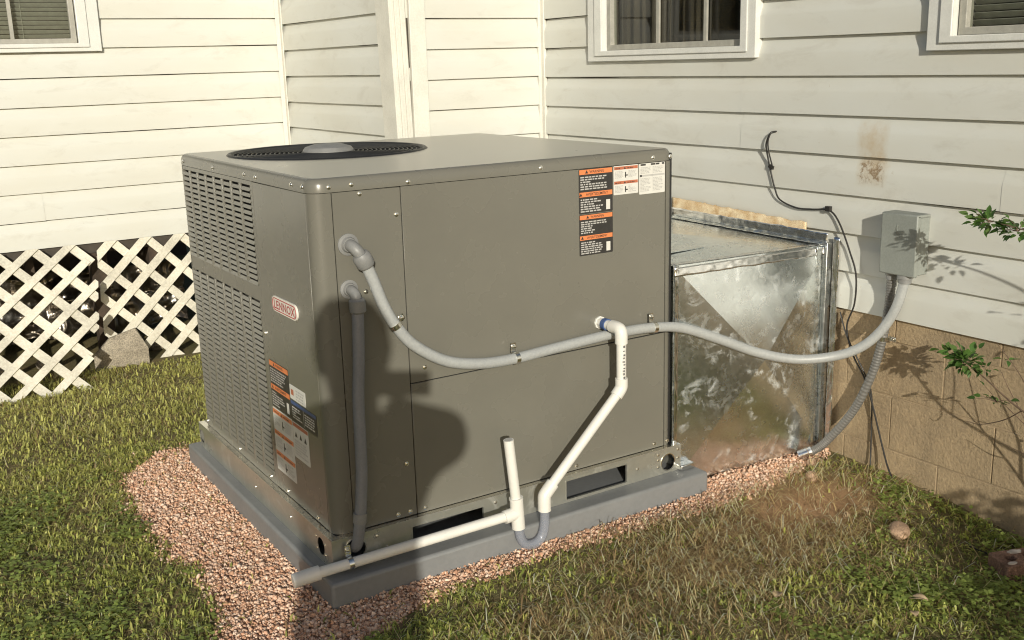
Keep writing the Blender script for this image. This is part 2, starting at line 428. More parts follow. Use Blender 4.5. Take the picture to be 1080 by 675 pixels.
def dry_amount(x, y):
    a = math.exp(-(((x-.95)/.62)**2+((y+.52)/.27)**2)); b = math.exp(-(((x-1.5)/.4)**2+((y+.36)/.2)**2))
    n = mnoise.noise(Vector((x*3, y*3, .5)))
    n2 = mnoise.noise(Vector((x*9, y*9, 2.5)))
    return min(1, max(0, a*.80+b*.65+n*.55*(a+.35)+n2*.35*(a+.3)))

# ------------------------------------------------------------------ ground
def axis_pts(a, b, step, far):
    pts = list(np.arange(a, b+step/2, step)); d = step; lo, hi = a, b; A, B = [], []
    while hi < far:
        d *= 1.6; hi += d; lo -= d; A.append(lo); B.append(hi)
    return A[::-1]+pts+B
xs = axis_pts(-2.2, 2.2, .05, 400); ys = axis_pts(-2.2, 4.4, .05, 400)
gm = MB()
gm.v = [(x, y, gz(x, y) if abs(x) < 8 and abs(y) < 8 else G-.08) for x in xs for y in ys]
ny = len(ys)
gm.f = [(i*ny+j, (i+1)*ny+j, (i+1)*ny+j+1, i*ny+j+1) for i in range(len(xs)-1) for j in range(ny-1)]; gm.m = [0]*len(gm.f)
m, nt, p = nodes_of('soil_and_thatch'); P = pos(nt)
a = N(nt, 'ShaderNodeAttribute', attribute_name='Col')
f = noise_tex(nt, P, 9, 6, .7); g = noise_tex(nt, P, 90, 5, .7)
sep_ = N(nt, 'ShaderNodeSeparateColor'); L(nt, a.outputs['Color'], sep_.inputs[0])
c = mixc(nt, ramp(nt, f, .35, .65), (.21, .165, .085), (.14, .13, .06))
c = mixc(nt, sep_.outputs[0], c, mixc(nt, ramp(nt, f, .3, .7), (.50, .315, .175), (.36, .22, .12)))
c = mixc(nt, .45, c, mixc(nt, ramp(nt, g, .3, .7), (.2, .2, .2), (.8, .8, .8)), 'OVERLAY')
sc_ = N(nt, 'ShaderNodeSeparateColor'); L(nt, a.outputs['Color'], sc_.inputs[0])
c = mixc(nt, sc_.outputs[1], c, (.36, .225, .15))
L(nt, c, p.inputs['Base Color']); p.inputs['Roughness'].default_value = .95; p.inputs['Specular IOR Level'].default_value = .1
L(nt, bump(nt, g, .8, .012), p.inputs['Normal']); M['soil'] = m
ground = gm.build('ground', 'soil', smooth=60); tag(ground, kind='structure')
att = ground.data.color_attributes.new('Col', 'FLOAT_COLOR', 'POINT')
buf = np.zeros((len(gm.v), 4), np.float32); buf[:, 3] = 1
for i, (x, y, z) in enumerate(gm.v):
    if -1 < x < 2.3 and -1.5 < y < 2: buf[i, 0] = min(1, dirt_amount(x, y)+.25*dry_amount(x, y)); buf[i, 1] = 1.0 if in_poly(x, y, GRAVEL) else 0.0
att.data.foreach_set('color', buf.ravel())

# ------------------------------------------------------------------ house
house = thing('house', 'house clad in cream horizontal siding on a tan block foundation', 'house', (XR, YM, G))
PROFILE = [(-.0225, .004), (-.0005, .000), (0, .004), (0, .30), (-.0005, .56), (-.0025, .64), (-.0080, .74), (-.0135, .86), (-.0175, 1.02)]
def board(org, a, n, s0, s1, z0, pitch, seedv, ztop=None, zbot=None, lift=0.0, mat='siding', par=None):
    """one course of siding from s0 to s1 along direction a; relief only in the profile and a slight bow"""
    mb = MB(); steps = max(2, int((s1-s0)/.16)); org = Vector(org); a = Vector(a); n = Vector(n)
    prof = []
    for off, fz in PROFILE:
        z = z0 + (fz*pitch if fz < .1 or fz > .2 else fz*pitch)
        if ztop is not None: z = min(z, ztop)
        if zbot is not None: z = max(z, zbot)
        prof.append((off, z))
    def fn(u, v):
        i = round(v*(len(prof)-1)); off, z = prof[i]; s = s0+(s1-s0)*u
        bow = .0016*mnoise.noise(Vector((s*1.9, seedv*3.7, z*1.0))) + .0010*mnoise.noise(Vector((s*5.5, seedv*1.3, z*9)))
        sag = .0022*mnoise.noise(Vector((s*.9, seedv*5.1, 2.0)))
        p_ = org + a*s + n*(off+bow+lift); return (p_.x, p_.y, z+sag)
    mb.grid(fn, steps, len(prof)-1)
    return mb.build('siding_board', mat, par, smooth=28)
def wall_siding(name, org, a, n, length, zbase, pitch, count, opens=(), seams={}, mat='siding'):
    """the wall (a part of the house) with one sub-part for each course of siding"""
    org = Vector(org); a = Vector(a); n = Vector(n)
    mb = MB()
    # sheathing behind the boards, leaving the window openings free
    cuts = sorted(opens)
    def slab(s0, s1, z0, z1):
        if s1-s0 < 1e-4: return
        c = org + a*((s0+s1)/2) - n*.045; mb.obox((c.x, c.y, (z0+z1)/2), a*((s1-s0)/2), n*.028, (0, 0, (z1-z0)/2))
    ztop = zbase+pitch*count
    s = 0
    for o0, o1, zo0, zo1 in cuts:
        slab(s, o0, zbase, ztop); slab(o0, o1, zbase, zo0)
        if zo1 < ztop: slab(o0, o1, zo1, ztop)
        s = o1
    slab(s, length, zbase, ztop)
    wall = mb.build(name, 'sheathing', house, smooth=0)
    for k in range(count):
        z0 = zbase+k*pitch; z1 = z0+pitch
        spans = [(0, length, None, None)]
        for o0, o1, zo0, zo1 in cuts:
            if z1 > zo0+.002 and z0 < zo1-.002:
                new = []
                for s0, s1, zt, zb in spans:
                    if o1 <= s0 or o0 >= s1: new.append((s0, s1, zt, zb)); continue
                    new.append((s0, o0, zt, zb)); new.append((o1, s1, zt, zb))
                    if zo0-z0 > .01 and zo0 < z1: new.append((o0, o1, zo0, zb))
                spans = new
        for s0, s1, zt, zb in spans:
            cutsm = [q for q in seams.get(k, ()) if s0+.05 < q < s1-.05]
            ed = [s0]+cutsm+[s1]
            for i in range(len(ed)-1):
                if ed[i+1]-ed[i] > .004:
                    board(org, a, n, ed[i]+(.0 if i == 0 else -.02), ed[i+1], z0, pitch, k+len(name)*1.7+i*.5, zt, zb, .0018*(i % 2), mat, wall)
    return wall

# window openings: along-wall start/end and height range
WM = (YM-1.27, YM-.40, 1.415, 2.35)      # right wall, measured from the inside corner
WR = (YM+.50, YM+1.15, 1.42, 2.35)
WL = (XT-.088, XT+.72, 1.53, 2.45)
wall_siding('right_wall', (XR, YM, 0), (0, -1, 0), (-1, 0, 0), 4.2, .487, .1365, 14, (WM, WR),
            {4: (YM-.395, 3.0), 5: (YM-.40, 2.7), 3: (2.5,), 2: (3.1,), 7: (3.2,), 1: (2.9,)}, 'siding_stained')
wall_siding('middle_wall', (XT, YM, 0), (1, 0, 0), (0, -1, 0), XR-XT, .4905, .1370, 14)
wall_siding('return_wall', (XT, YL, 0), (0, -1, 0), (-1, 0, 0), YL-YM, .510, .1385, 14)
wall_siding('left_wall', (XT, YL, 0), (-1, 0, 0), (0, -1, 0), 4.2, .524, .1412, 14, (WL,), {1: (1.35,), 3: (2.2,), 4: (1.9,)})
# corner and joint trims
MB().box((XT-.006, YL-.028, .51), (XT+.0, YL+.0, 2.45)).box((XT-.030, YL-.006, .51), (XT-.006, YL+.0, 2.45)).build('inside_corner_trim', 'trim', house, bev=.002)
MB().box((XR-.018, YM-.003, .48), (XR+.0, YM+.012, 2.45)).box((XR-.004, YM-.026, .48), (XR+.012, YM-.003, 2.45)).build('inside_corner_trim', 'trim', house, bev=.002)
cp = MB()      # fluted outside corner post, a little out of plumb
def lean(pts): return [(x-.022*(z-1.1)*1.0, y, z) for x, y, z in pts]
def leanbox(mb, a, b):
    k = len(mb.v); mb.box(a, b); mb.v[k:] = lean(mb.v[k:])
leanbox(cp, (XT-.014, YM-.012, .48), (XT-.0, YM+.125, 2.45))
for i in range(5): leanbox(cp, (XT-.002+.0135*i, YM-.014-(.004 if i % 2 else 0), .48), (XT+.0115+.0135*i, YM+.0, 2.45))
post = cp.build('corner_post', 'trim', house, bev=.002)
MB().box((XT+.071, YM-.022, .48), (XT+.152, YM+.0, 2.45)).build('corner_board', 'trim', house, bev=.003)
sb = MB(); leanbox(sb, (XT+.066, YM-.006, .48), (XT+.0705, YM-.001, 2.45)); sb.build('corner_gap_strip', 'win_frame', house)

def window(org, a, n, op, casing, sill_z, muntins, inside, frame_mat, stile=.03):
    """part of the house: casing, sash frame, muntins, pane and what shows behind it are its sub-parts"""
    s0, s1, z0, z1 = op; org = Vector(org); a = Vector(a); n = Vector(n)
    def fn(s, z, w): q = org+a*s+n*w; return (q.x, q.y, z)
    c0, c1, cb, ct = casing
    mb = MB(); mb.plate([(s0-c0, z0-cb), (s1+c1, z0-cb), (s1+c1, z1+ct), (s0-c0, z1+ct)], [[(s0, z0), (s1, z0), (s1, z1), (s0, z1)]], fn, .022, -.05)
    win = mb.build('window', 'win_white', house, bev=.0025)
    e = .022     # inner step of the casing
    mb = MB(); mb.plate([(s0-c0*.45, z0-cb*.45), (s1+c1*.45, z0-cb*.45), (s1+c1*.45, z1+ct*.4), (s0-c0*.45, z1+ct*.4)], [[(s0+.004, z0+.004), (s1-.004, z0+.004), (s1-.004, z1-.004), (s0+.004, z1-.004)]], fn, .030, .0215)
    mb.build('casing_step', 'win_white', win, bev=.003)
    mb = MB(); mb.plate([(s0+.0045, z0+.0045), (s1-.0045, z0+.0045), (s1-.0045, z1-.0045), (s0+.0045, z1-.0045)], [[(s0+stile, z0+stile*.95), (s1-stile, z0+stile*.95), (s1-stile, z1-stile), (s0+stile, z1-stile)]], fn, -.004, -.04)
    mb.build('sash_frame', frame_mat, win, bev=.002)
    mb = MB(); mb.poly([fn(s0+.012, z0+.012, -.026), fn(s1-.012, z0+.012, -.026), fn(s1-.012, z1-.012, -.026), fn(s0+.012, z1-.012, -.026)]); mb.build('pane', 'glass', win, smooth=0)
    for s in muntins:
        mb = MB(); mb.plate([(s-.009, z0+stile*.9), (s+.009, z0+stile*.9), (s+.009, z1-stile), (s-.009, z1-stile)], [], fn, -.012, -.022); mb.build('muntin', 'win_frame' if frame_mat == 'win_frame' else 'win_white', win, bev=.001)
    if inside == 'blind':
        mb = MB(); z = z0+.02
        while z < z1-.02:
            c = org+a*((s0+s1)/2)-n*.07
            mb.obox((c.x, c.y, z), a*((s1-s0)/2-.01), n*.008+Vector((0, 0, .008)), (n*.0-n*.0006+Vector((0, 0, .0006)))); z += .0215
        mb.build('blind', 'blind', win, smooth=0)
        for q in (.3, .62): 
            c = org+a*(s0+(s1-s0)*q)-n*.058; MB().tube([(c.x, c.y, z0+.01), (c.x, c.y, z1)], .0012, 6).build('blind_cord', 'blind', win)
    else:
        for (b0, b1, dep) in ((.05, .38, .11), (.40, .62, .16)):
            mb = MB()
            def cf(u, v, b0=b0, b1=b1, dep=dep):
                q = org+a*(s0+(s1-s0)*(b0+(b1-b0)*u))-n*(dep+.018*math.sin(u*30+b0*9)); return (q.x, q.y, z0-.2+(z1-z0+.2)*v)
            mb.grid(cf, 60, 4); mb.build('curtain', 'curtain', win, smooth=180)
        c = org+a*(s0+(s1-s0)*.045)-n*.09; MB().box((c.x-.01, c.y-.012, z0), (c.x+.01, c.y+.012, z1)).build('side_jamb', 'curtain', win)
        c = org+a*(s0+(s1-s0)*.96)-n*.20    # pale shape added behind the glass for the white reflection in it
        MB().lathe([(.05, 0), (.055, .01), (.012, .03), (.012, .06)], (c.x, c.y, z0+.02)).lathe([(.05, .06), (.085, .10), (.095, .16), (.07, .22), (.03, .25)], (c.x, c.y, z0+.02)).build('pane_reflection', 'blind', win)
    # the dim room behind
    mb = MB(); c = org+a*((s0+s1)/2)
    def rp(s, d, z): q = org+a*s-n*d; return (q.x, q.y, z)
    A0, A1, d0, d1, q0, q1 = s0-.12, s1+.12, .075, 1.4, z0-.35, z1+.15
    P8 = [rp(A0, d0, q0), rp(A1, d0, q0), rp(A1, d1, q0), rp(A0, d1, q0), rp(A0, d0, q1), rp(A1, d0, q1), rp(A1, d1, q1), rp(A0, d1, q1)]
    for f_ in ((0, 1, 2, 3), (4, 5, 6, 7), (1, 2, 6, 5), (2, 3, 7, 6), (3, 0, 4, 7)): mb.poly([P8[i] for i in f_])
    mb.build('room_interior', 'room', win, smooth=0)
    return win
w1 = window((XR, YM, 0), (0, -1, 0), (-1, 0, 0), WM, (.105, .070, .042, .06), 0, (WM[0]+.34, WM[0]+.63), 'curtain', 'win_frame')
tag(w1, 'curtained window with two pale vertical bars')
w2 = window((XR, YM, 0), (0, -1, 0), (-1, 0, 0), WR, (.088, .08, .040, .06), 0, (WR[0]+.35,), 'blind', 'win_frame')
w3 = window((XT, YL, 0), (-1, 0, 0), (0, -1, 0), WL, (.105, .10, .036, .06), 0, (WL[0]+.30, WL[0]+.56), 'blind', 'win_frame')

# block foundation under the right wall, one sub-part for each block
FX = XR+.016
fm = MB(); fm.box((FX+.0022, -3.4, -.4), (FX+.22, YM, .505))
found = fm.build('foundation', 'mortar', house, smooth=0)
bh, bl = .196, .398
row = 0; z = .505-bh*.62
zr = [(.505-.1, .503)]
zt = .405
while zt > -.3: zr.append((zt-bh+.0, zt-.006)); zt -= bh
for r_, (za, zb) in enumerate(zr):
    y = YM-.02-(.2 if r_ % 2 else 0)-.11
    yy = YM-.004
    edges = [yy]
    while y > -3.3: edges.append(y); y -= bl
    edges.append(-3.39)
    for i in range(len(edges)-1):
        y1, y0 = edges[i], edges[i+1]+.005
        dx = random.uniform(-.001, .001)
        MB().box((FX+dx, y0, za), (FX+.05, y1, zb)).build('block', 'block', found, bev=.0014)
# plain walls under the other sides, floor over the crawl space
MB().box((XT+.03, YM+.03, -.4), (XR-.0, YM+.2, .49)).box((XT+.02, YM+.2, -.4), (XT+.2, YL-.02, .50)).build('hidden_foundation', 'mortar', house, smooth=0)
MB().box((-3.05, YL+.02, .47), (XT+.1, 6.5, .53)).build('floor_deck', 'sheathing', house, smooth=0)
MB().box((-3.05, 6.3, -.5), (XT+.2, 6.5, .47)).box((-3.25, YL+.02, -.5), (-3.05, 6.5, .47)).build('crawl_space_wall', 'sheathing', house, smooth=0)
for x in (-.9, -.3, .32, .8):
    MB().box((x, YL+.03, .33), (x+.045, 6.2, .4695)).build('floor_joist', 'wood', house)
# strip of old rotten board left above the duct
mb = MB()
def strip(u, v):
    y = .80-.74*u; top = .806-.026*u+.006*mnoise.noise(Vector((u*14, 2, 1)))+.004*mnoise.noise(Vector((u*50, 2, 1)))
    return (XR-.007, y, .738+(top-.738)*v)
mb.grid(strip, 60, 3); mb.build('rotten_strip', 'rot', house, solid=-.006)

# ------------------------------------------------------------------ packaged air-conditioning unit
unit = thing('air_conditioner', 'large taupe packaged air conditioner cabinet with louvred side on grey pad', 'air conditioner', (W/2, D/2, 0))
U = Vector((W/2, D/2, 0))
def Ff(u, v, w): return (u, -w, v)              # front face: x, z, outwards
def Fl(u, v, w): return (-w, u, v)              # left face: y, z, outwards
Z0, Z1 = .0917, 1.0615
MB().box((.03, .008, .10), (W-.006, D-.008, .73)).box((.80, .008, .73), (W-.006, D-.008, 1.085)).box((.03, .008, .73), (.80, .03, 1.085)).box((.03, D-.014, .73), (.80, D-.008, 1.085)).build('chassis', 'dark_metal', unit, smooth=0)
# cap
mb = MB(); fc = (.42, .862); fr_ = .335
lev = [(.016, 1.1), (.009, 1.0985), (.004, 1.095), (.001, 1.090), (-.002, 1.083), (-.002, 1.0625), (.003, 1.0625)]
loops = [[(x, y, z) for x, y in rrect(i_, W-i_, i_, D-i_, max(.012, .045-i_), 6)] for i_, z in lev]
n_ = len(loops[0])
for lp in loops: mb.v += lp
for i in range(len(loops)-1):
    for j in range(n_): mb.f.append((i*n_+j, i*n_+(j+1) % n_, (i+1)*n_+(j+1) % n_, (i+1)*n_+j)); mb.m.append(0)
cap = mb.build('top_cap', 'paint', unit, smooth=50)
mb = MB(); mb.plate([(x, y) for x, y, z in loops[0]], [circ(*fc, fr_, 72)], lambda u, v, w: (u, v, w), 1.1001, 1.088)
mb.build('top_sheet', 'top', unit)
# fan opening: rolled lip, shroud, guard, blades and motor cover
mb = MB()
for r_, z in ((fr_+.010, 1.1004), (fr_+.004, 1.1055), (fr_-.004, 1.1050), (fr_-.012, 1.094), (fr_-.016, .99)):
    mb.v += [(fc[0]+r_*math.cos(2*math.pi*i/72), fc[1]+r_*math.sin(2*math.pi*i/72), z) for i in range(72)]
for k in range(4):
    for j in range(72): mb.f.append((k*72+j, k*72+(j+1) % 72, (k+1)*72+(j+1) % 72, (k+1)*72+j)); mb.m.append(0)
mb.build('fan_shroud', 'dark_metal', unit)
mb = MB(); r_ = .09
while r_ < fr_-.01: mb.ring((*fc, 1.099), r_, .0022, 60, 5); r_ += .0155
for i in range(12):
    a = 2*math.pi*i/12+.1; mb.tube([(fc[0]+.08*math.cos(a), fc[1]+.08*math.sin(a), 1.0945), (fc[0]+(fr_-.004)*math.cos(a), fc[1]+(fr_-.004)*math.sin(a), 1.0945)], .0024, 6)
mb.build('fan_guard', 'dark_metal', unit)
MB().lathe([(.088, -.004), (.088, .006), (.080, .017), (.05, .026), (.01, .029)], (*fc, 1.098), seg=40).build('motor_cover', 'fitting', unit)
for i in range(4):
    a = 2*math.pi*i/4+.4; mb = MB()
    def bl_(u, v, a=a):
        r_ = .06+.25*u; t = a+(v-.5)*(.9-.25*u); return (fc[0]+r_*math.cos(t), fc[1]+r_*math.sin(t), .985+.07*(v-.5))
    mb.grid(bl_, 5, 6); mb.build('fan_blade', 'dark_metal', unit, solid=.002)
MB().lathe([(.07, .80), (.07, 1.09)], (*fc, 0)).build('fan_motor', 'dark_metal', unit)
# corner posts
def corner(cx, cy, sx, sy, fx, fy, name='corner_post'):
    r_ = .036; pts = [(cx+sx*fx, cy)]
    for i in range(9):
        a = R(90*i/8); pts.append((cx+sx*(r_-r_*math.sin(a)), cy+sy*(r_-r_*math.cos(a))))
    pts.append((cx, cy+sy*fy))
    inn = [(x+sx*.012, y+sy*.012) for x, y in pts]; inn[0] = (pts[0][0], pts[0][1]+sy*.012); inn[-1] = (pts[-1][0]+sx*.012, pts[-1][1])
    lp = pts+inn[::-1]
    mb = MB(); mb.plate(lp, [], lambda u, v, w: (u, v, w), Z1-.0005, Z0+.001); return mb.build(name, 'paint', unit, smooth=30)
corner(0, 0, 1, 1, .0575, .040); corner(W, 0, -1, 1, .036, .040); corner(0, D, 1, -1, .04, .040)
MB().box((.04, D-.008, Z0+.001), (W-.04, D, Z1)).build('back_panel', 'paint', unit)
MB().box((W-.006, .04, Z0+.001), (W, D-.04, Z1)).build('duct_side_panel', 'paint', unit)
def flat_panel(name, fn, u0, u1, v0, v1, holes=(), th=.006, mat='paint', w=0):
    mb = MB(); mb.plate([(u0, v0), (u1, v0), (u1, v1), (u0, v1)], holes, fn, w, w-th); return mb.build(name, mat, unit, bev=.0012, seg=1)
flat_panel('control_panel', Ff, .0605, .2605, Z0+.002, Z1-.001)
flat_panel('upper_front_panel', Ff, .2635, 1.2105, .4965, Z1-.001)
flat_panel('lower_front_panel', Ff, .2635, 1.2105, Z0+.002, .4935)
MB().box((1.2135, .0005, Z0+.002), (1.216, .006, Z1-.001)).build('edge_strip', 'paint', unit)
# left side: blank panel and louvred panel (frame, louvre blades and bars are real)
flat_panel('blank_side_panel', Fl, .0425, .452, Z0+.002, Z1-.001)
gr = [(.475, 1.185, .742, 1.048), (.475, 1.185, .124, .694)]
mb = MB()
for a, b, c, d in ((.455, .4750, Z0+.002, Z1-.001), (1.185, D-.042, Z0+.002, Z1-.001), (.475, 1.185, Z0+.002, .124), (.475, 1.185, .694, .742), (.475, 1.185, 1.048, Z1-.001)): mb.box((0, a, c), (.006, b, d))
lp = mb.build('louvre_panel', 'paint', unit, smooth=0)
for a, b, c, d in gr:
    mb = MB(); rows = round((d-c)/.0185); cw = (b-a)/8
    for i in range(rows):
        zt = d-(d-c)*i/rows-.0078; zb = zt-(d-c)/rows*.56
        # a stamped blade: starts flush at its top and leans outwards at its bottom
        mb.obox(((-.0002), (a+b)/2, (zt+zb)/2), (.0011, 0, 0), (0, (b-a)/2, 0), (-.0022, 0, -(zt-zb)/2))
        mb.poly([(.001, a, zb), (.001, b, zb), (.013, b, zb-.006), (.013, a, zb-.006)])
    bl = mb.build('louvre_blades', 'paint', lp, smooth=0); bl['kind'] = 'stuff'
    for i in range(1, 8):
        y = a+cw*i; MB().box((-.0032, y-.0065, c), (.003, y+.0065, d)).build('louvre_bar', 'paint', lp, bev=.001)
    MB().box((.022, a-.01, c-.01), (.029, b+.01, d+.01)).build('coil', 'coil', unit)
# base rails with lifting holes and fork slots
e_ = .0205; mb = MB()
mb.plate([(-e_, 0), (W+e_, 0), (W+e_, Z0), (-e_, Z0)],
         [circ(.050, .050, .031, 22), circ(1.212, .040, .0285, 22), rrect(.232, .476, .016, .068, .004, 2), rrect(.786, 1.034, .010, .074, .004, 2)], Ff, e_, e_-.002)
frail = mb.build('base_rail', 'galv_rail', unit)
MB().box((-e_+.0, -e_+.0004, Z0-.0016), (W+e_, .002, Z0+.0006)).build('rail_ledge', 'screw', frail)
for c_, r_ in (((1.212, .040), .0285), ((.05, .05), .031)):
    rim = MB(); rim.plate(circ(*c_, r_+.003, 22), [circ(*c_, r_-.0005, 22)], Ff, e_+.0025, e_-.004); rim.build('hole_rim', 'screw', frail)
for a, b, c, d in ((.232, .476, .016, .068), (.786, 1.034, .010, .074)):
    rim = MB(); rim.plate(rrect(a-.003, b+.003, c-.003, d+.003, .005, 2), [rrect(a+.0005, b-.0005, c+.0005, d-.0005, .003, 2)], Ff, e_+.002, e_-.006); rim.build('slot_rim', 'galv_rail', frail)
mb = MB(); mb.plate([(-e_+.0025, 0), (D+e_, 0), (D+e_, Z0), (-e_+.0025, Z0)], [circ(.062, .046, .026, 20), circ(1.215, .043, .026, 20)], Fl, e_, e_-.002)
lrail = mb.build('base_rail', 'galv_rail', unit)
MB().box((-e_+.0004, .0025, Z0-.0016), (.002, D+e_, Z0+.0006)).build('rail_ledge', 'screw', lrail)
MB().box((-e_+.003, D+e_-.002, 0), (W+e_, D+e_, Z0)).build('base_rail', 'galv_rail', unit)
MB().box((W+e_-.002, -e_+.003, 0), (W+e_, D+e_-.003, Z0)).build('base_rail', 'galv_rail', unit)
MB().box((.0, .003, Z0-.004), (W, D, Z0+.0003)).build('base_pan', 'dark_metal', unit)
MB().box((.64, .35, 0), (.66, D, Z0-.004)).box((.02, .36, .0), (W, .37, Z0-.005)).build('base_crossmember', 'dark_metal', unit)
# screws (one shared mesh)
sm_ = MB().lathe([(.0072, 0), (.0072, .001), (.0048, .0012), (.0046, .0042), (.0025, .0050)], (0, 0, 0), seg=10)
sproto = None
def screw(fn, u, v, w=0, s=1.0, parent=unit):
    global sproto
    q = Vector(fn(u, v, w)); nrm = (Vector(fn(u, v, w+1))-q)
    rot = nrm.to_track_quat('Z', 'Y').to_euler()
    if sproto is None:
        me_ = sm_.build('screw', 'screw', None); sproto = me_; o = me_
    else:
        o = sproto.copy(); coll.objects.link(o)
    o.parent = parent; o.location = q-U; o.rotation_euler = rot; o.scale = (s, s, s)
for u, v in ((.052, 1.077), (.117, 1.079), (.286, 1.072), (.727, 1.076), (1.158, 1.076), (1.229, 1.075)): screw(Ff, u, v, .002)
for u, v in ((.140, 1.052), (.246, .986), (.141, .783), (.240, .690), (.236, .258), (.239, .108), (.290, .106), (.310, .537), (.612, .545), (1.179, .525), (.843, .106), (1.169, .108), (1.226, .108), (.20, .108)): screw(Ff, u, v, 0)
for u, v in ((1.17, .030), (1.17, .055), (1.17, .074), (1.258, .012), (1.258, .045), (1.258, .076), (.56, .035), (.70, .06), (.52, .07), (1.08, .045), (.12, .07), (.15, .03)): screw(Ff, u, v, e_, .75)
for u, v in ((1.165, 1.077), (.821, 1.078), (.513, 1.078), (.412, 1.077), (.125, 1.078), (.046, 1.078)): screw(Fl, u, v, .002)
for u, v in ((.447, .599), (1.193, .107), (.824, .107), (.515, .107), (.365, .107), (.12, .107)): screw(Fl, u, v, 0)
for u, v in ((.03, .03), (.03, .062), (.095, .03), (.095, .066), (.3, .05), (.62, .04)): screw(Fl, u, v, e_, .6)

# stickers: plate + printing (bars of small print, headings, symbols)
def tri(mb, fn, cu, cv, s, mi, w): mb.poly([fn(cu-s*.58, cv-s*.5, w), fn(cu+s*.58, cv-s*.5, w), fn(cu, cv+s*.5, w)], mi)
def rect(mb, fn, a, b, c, d, mi, w): mb.poly([fn(a, c, w), fn(b, c, w), fn(b, d, w), fn(a, d, w)], mi)
INK = ['label_black', 'label_white', 'label_orange', 'label_red', 'label_blue', 'label_grey']
def small_print(mb, fn, a, b, c, d, lh, mi, w, fill=.95, rs=0):
    rr = random.Random(rs); v = d-lh
    while v > c-lh*.05:
        u = a; end = a+(b-a)*(fill if rr.random() < .75 else rr.uniform(.35, .8))
        while u < end:
            wl = rr.uniform(.7, 2.2)*lh
            if u+wl > end: break
            rect(mb, fn, u, u+wl, v, v+lh*.55, mi, w); u += wl+lh*.42
        v -= lh
def sticker(fn, u0, u1, v0, v1, base, draw, w=.0006, label=None, rot=0):
    sg = 1 if u1 > u0 else -1            # on the left face u runs away from the viewer's right
    mb = MB()
    lo, hi = min(u0, u1), max(u0, u1)
    mb.plate(rrect(lo, hi, v0, v1, .003, 2), [], fn, w, 0)
    st = mb.build('sticker', base, unit, smooth=0)
    if label: st['label'] = label
    Wd, Hd = abs(u1-u0), v1-v0
    def lf(a, b, ww=0): return fn(u0+sg*a, v0+b, w+.0004+ww)
    pm = MB(); draw(pm, lf, Wd, Hd); pm.build('printing', INK, st, smooth=0)
    return st
def warn_black(heads, n, seedv, icon=True):
    def draw(pm, f, Wd, Hd):
        ph = Hd/n
        for i in range(n):
            top = Hd-i*ph
            rect(pm, f, .002, Wd-.002, top-ph*.24, top-.002, 2, 0)
            tri(pm, f, Wd*.5-len(heads[i])*ph*.055-ph*.13, top-ph*.125, ph*.15, 0, .0002)
            text_into(pm, heads[i], ph*.17, lambda u, v, w, top=top: f(Wd*.53+u, top-ph*.19+v, .0002), 0)
            small_print(pm, f, .006, Wd*(.74 if i % 2 else .92), top-ph*.93, top-ph*.29, ph*.105, 5, 0, rs=seedv+i)
            if i % 2 and icon: rect(pm, f, Wd*.80, Wd*.92, top-ph*.90, top-ph*.45, 1, 0)
    return draw
def warn_white(seedv, n=2, band=3):
    def draw(pm, f, Wd, Hd):
        ph = Hd/n
        for i in range(n):
            top = Hd-i*ph
            rect(pm, f, .002, Wd-.002, top-ph*.27, top-ph*.06, band, 0)
            tri(pm, f, Wd*.45, top-ph*.165, ph*.16, 0, .0002)
            small_print(pm, f, Wd*.06, Wd*.34, top-ph*.22, top-ph*.12, ph*.09, 0, .0002, rs=seedv+7+i); small_print(pm, f, Wd*.55, Wd*.92, top-ph*.22, top-ph*.12, ph*.09, 0, .0002, rs=seedv+9+i)
            small_print(pm, f, Wd*.05, Wd*.42, top-ph*.92, top-ph*.34, ph*.085, 5, 0, rs=seedv+i); small_print(pm, f, Wd*.60, Wd*.95, top-ph*.92, top-ph*.34, ph*.085, 5, 0, rs=seedv+3+i)
            rect(pm, f, Wd*.46, Wd*.50, top-ph*.85, top-ph*.45, 0, 0); rect(pm, f, Wd*.45, Wd*.57, top-ph*.72, top-ph*.64, 0, .0002)
    return draw
def notes(pm, f, Wd, Hd):
    for a, b in ((.05, .25), (.45, .62), (.64, .78), (.88, .97)): rect(pm, f, Wd*a, Wd*b, Hd*.93, Hd*.985, 0, 0)
    rect(pm, f, .002, Wd-.002, Hd*.575, Hd*.63, 5, 0); rect(pm, f, Wd*.03, Wd*.10, Hd*.57, Hd*.635, 0, .0002)
    rect(pm, f, Wd*.495, Wd*.503, Hd*.04, Hd*.90, 5, 0)
    for k, (c, d) in enumerate(((.66, .90), (.08, .54))):
        small_print(pm, f, Wd*.05, Wd*.47, Hd*c, Hd*d, Hd*.045, 5, 0, rs=40+k); small_print(pm, f, Wd*.53, Wd*.95, Hd*c, Hd*d, Hd*.045, 5, 0, rs=50+k)
sticker(Ff, .866, .996, .9225, 1.060, 'label_black', warn_black(['WARNING', 'AVERTISSEMENT'], 2, 1), label='upper black sticker with orange headings')
sticker(Ff, .866, .996, .7925, .9205, 'label_black', warn_black(['WARNING', 'AVERTISSEMENT'], 2, 5), label='lower black sticker with orange headings')
sticker(Ff, 1.000, 1.098, .970, 1.060, 'label_white', warn_white(11), label='white sticker with two dull red bands')
sticker(Ff, 1.102, 1.208, .963, 1.060, 'label_white', notes, label='white sticker of small grey print')
sticker(Fl, .436, .275, .370, .520, 'label_black', warn_black(['WARNING', 'AVERTISSEMENT'], 2, 21), label='black sticker with orange headings beside the grille')
sticker(Fl, .438, .275, .160, .366, 'label_white', warn_white(31, 3, 2), label='white sticker with orange bands')
sticker(Fl, .272, .150, .436, .480, 'label_white', lambda pm, f, a, b: (small_print(pm, f, a*.4, a*.95, b*.1, b*.9, b*.2, 5, 0, rs=61), rect(pm, f, a*.08, a*.25, b*.3, b*.7, 3, 0)))
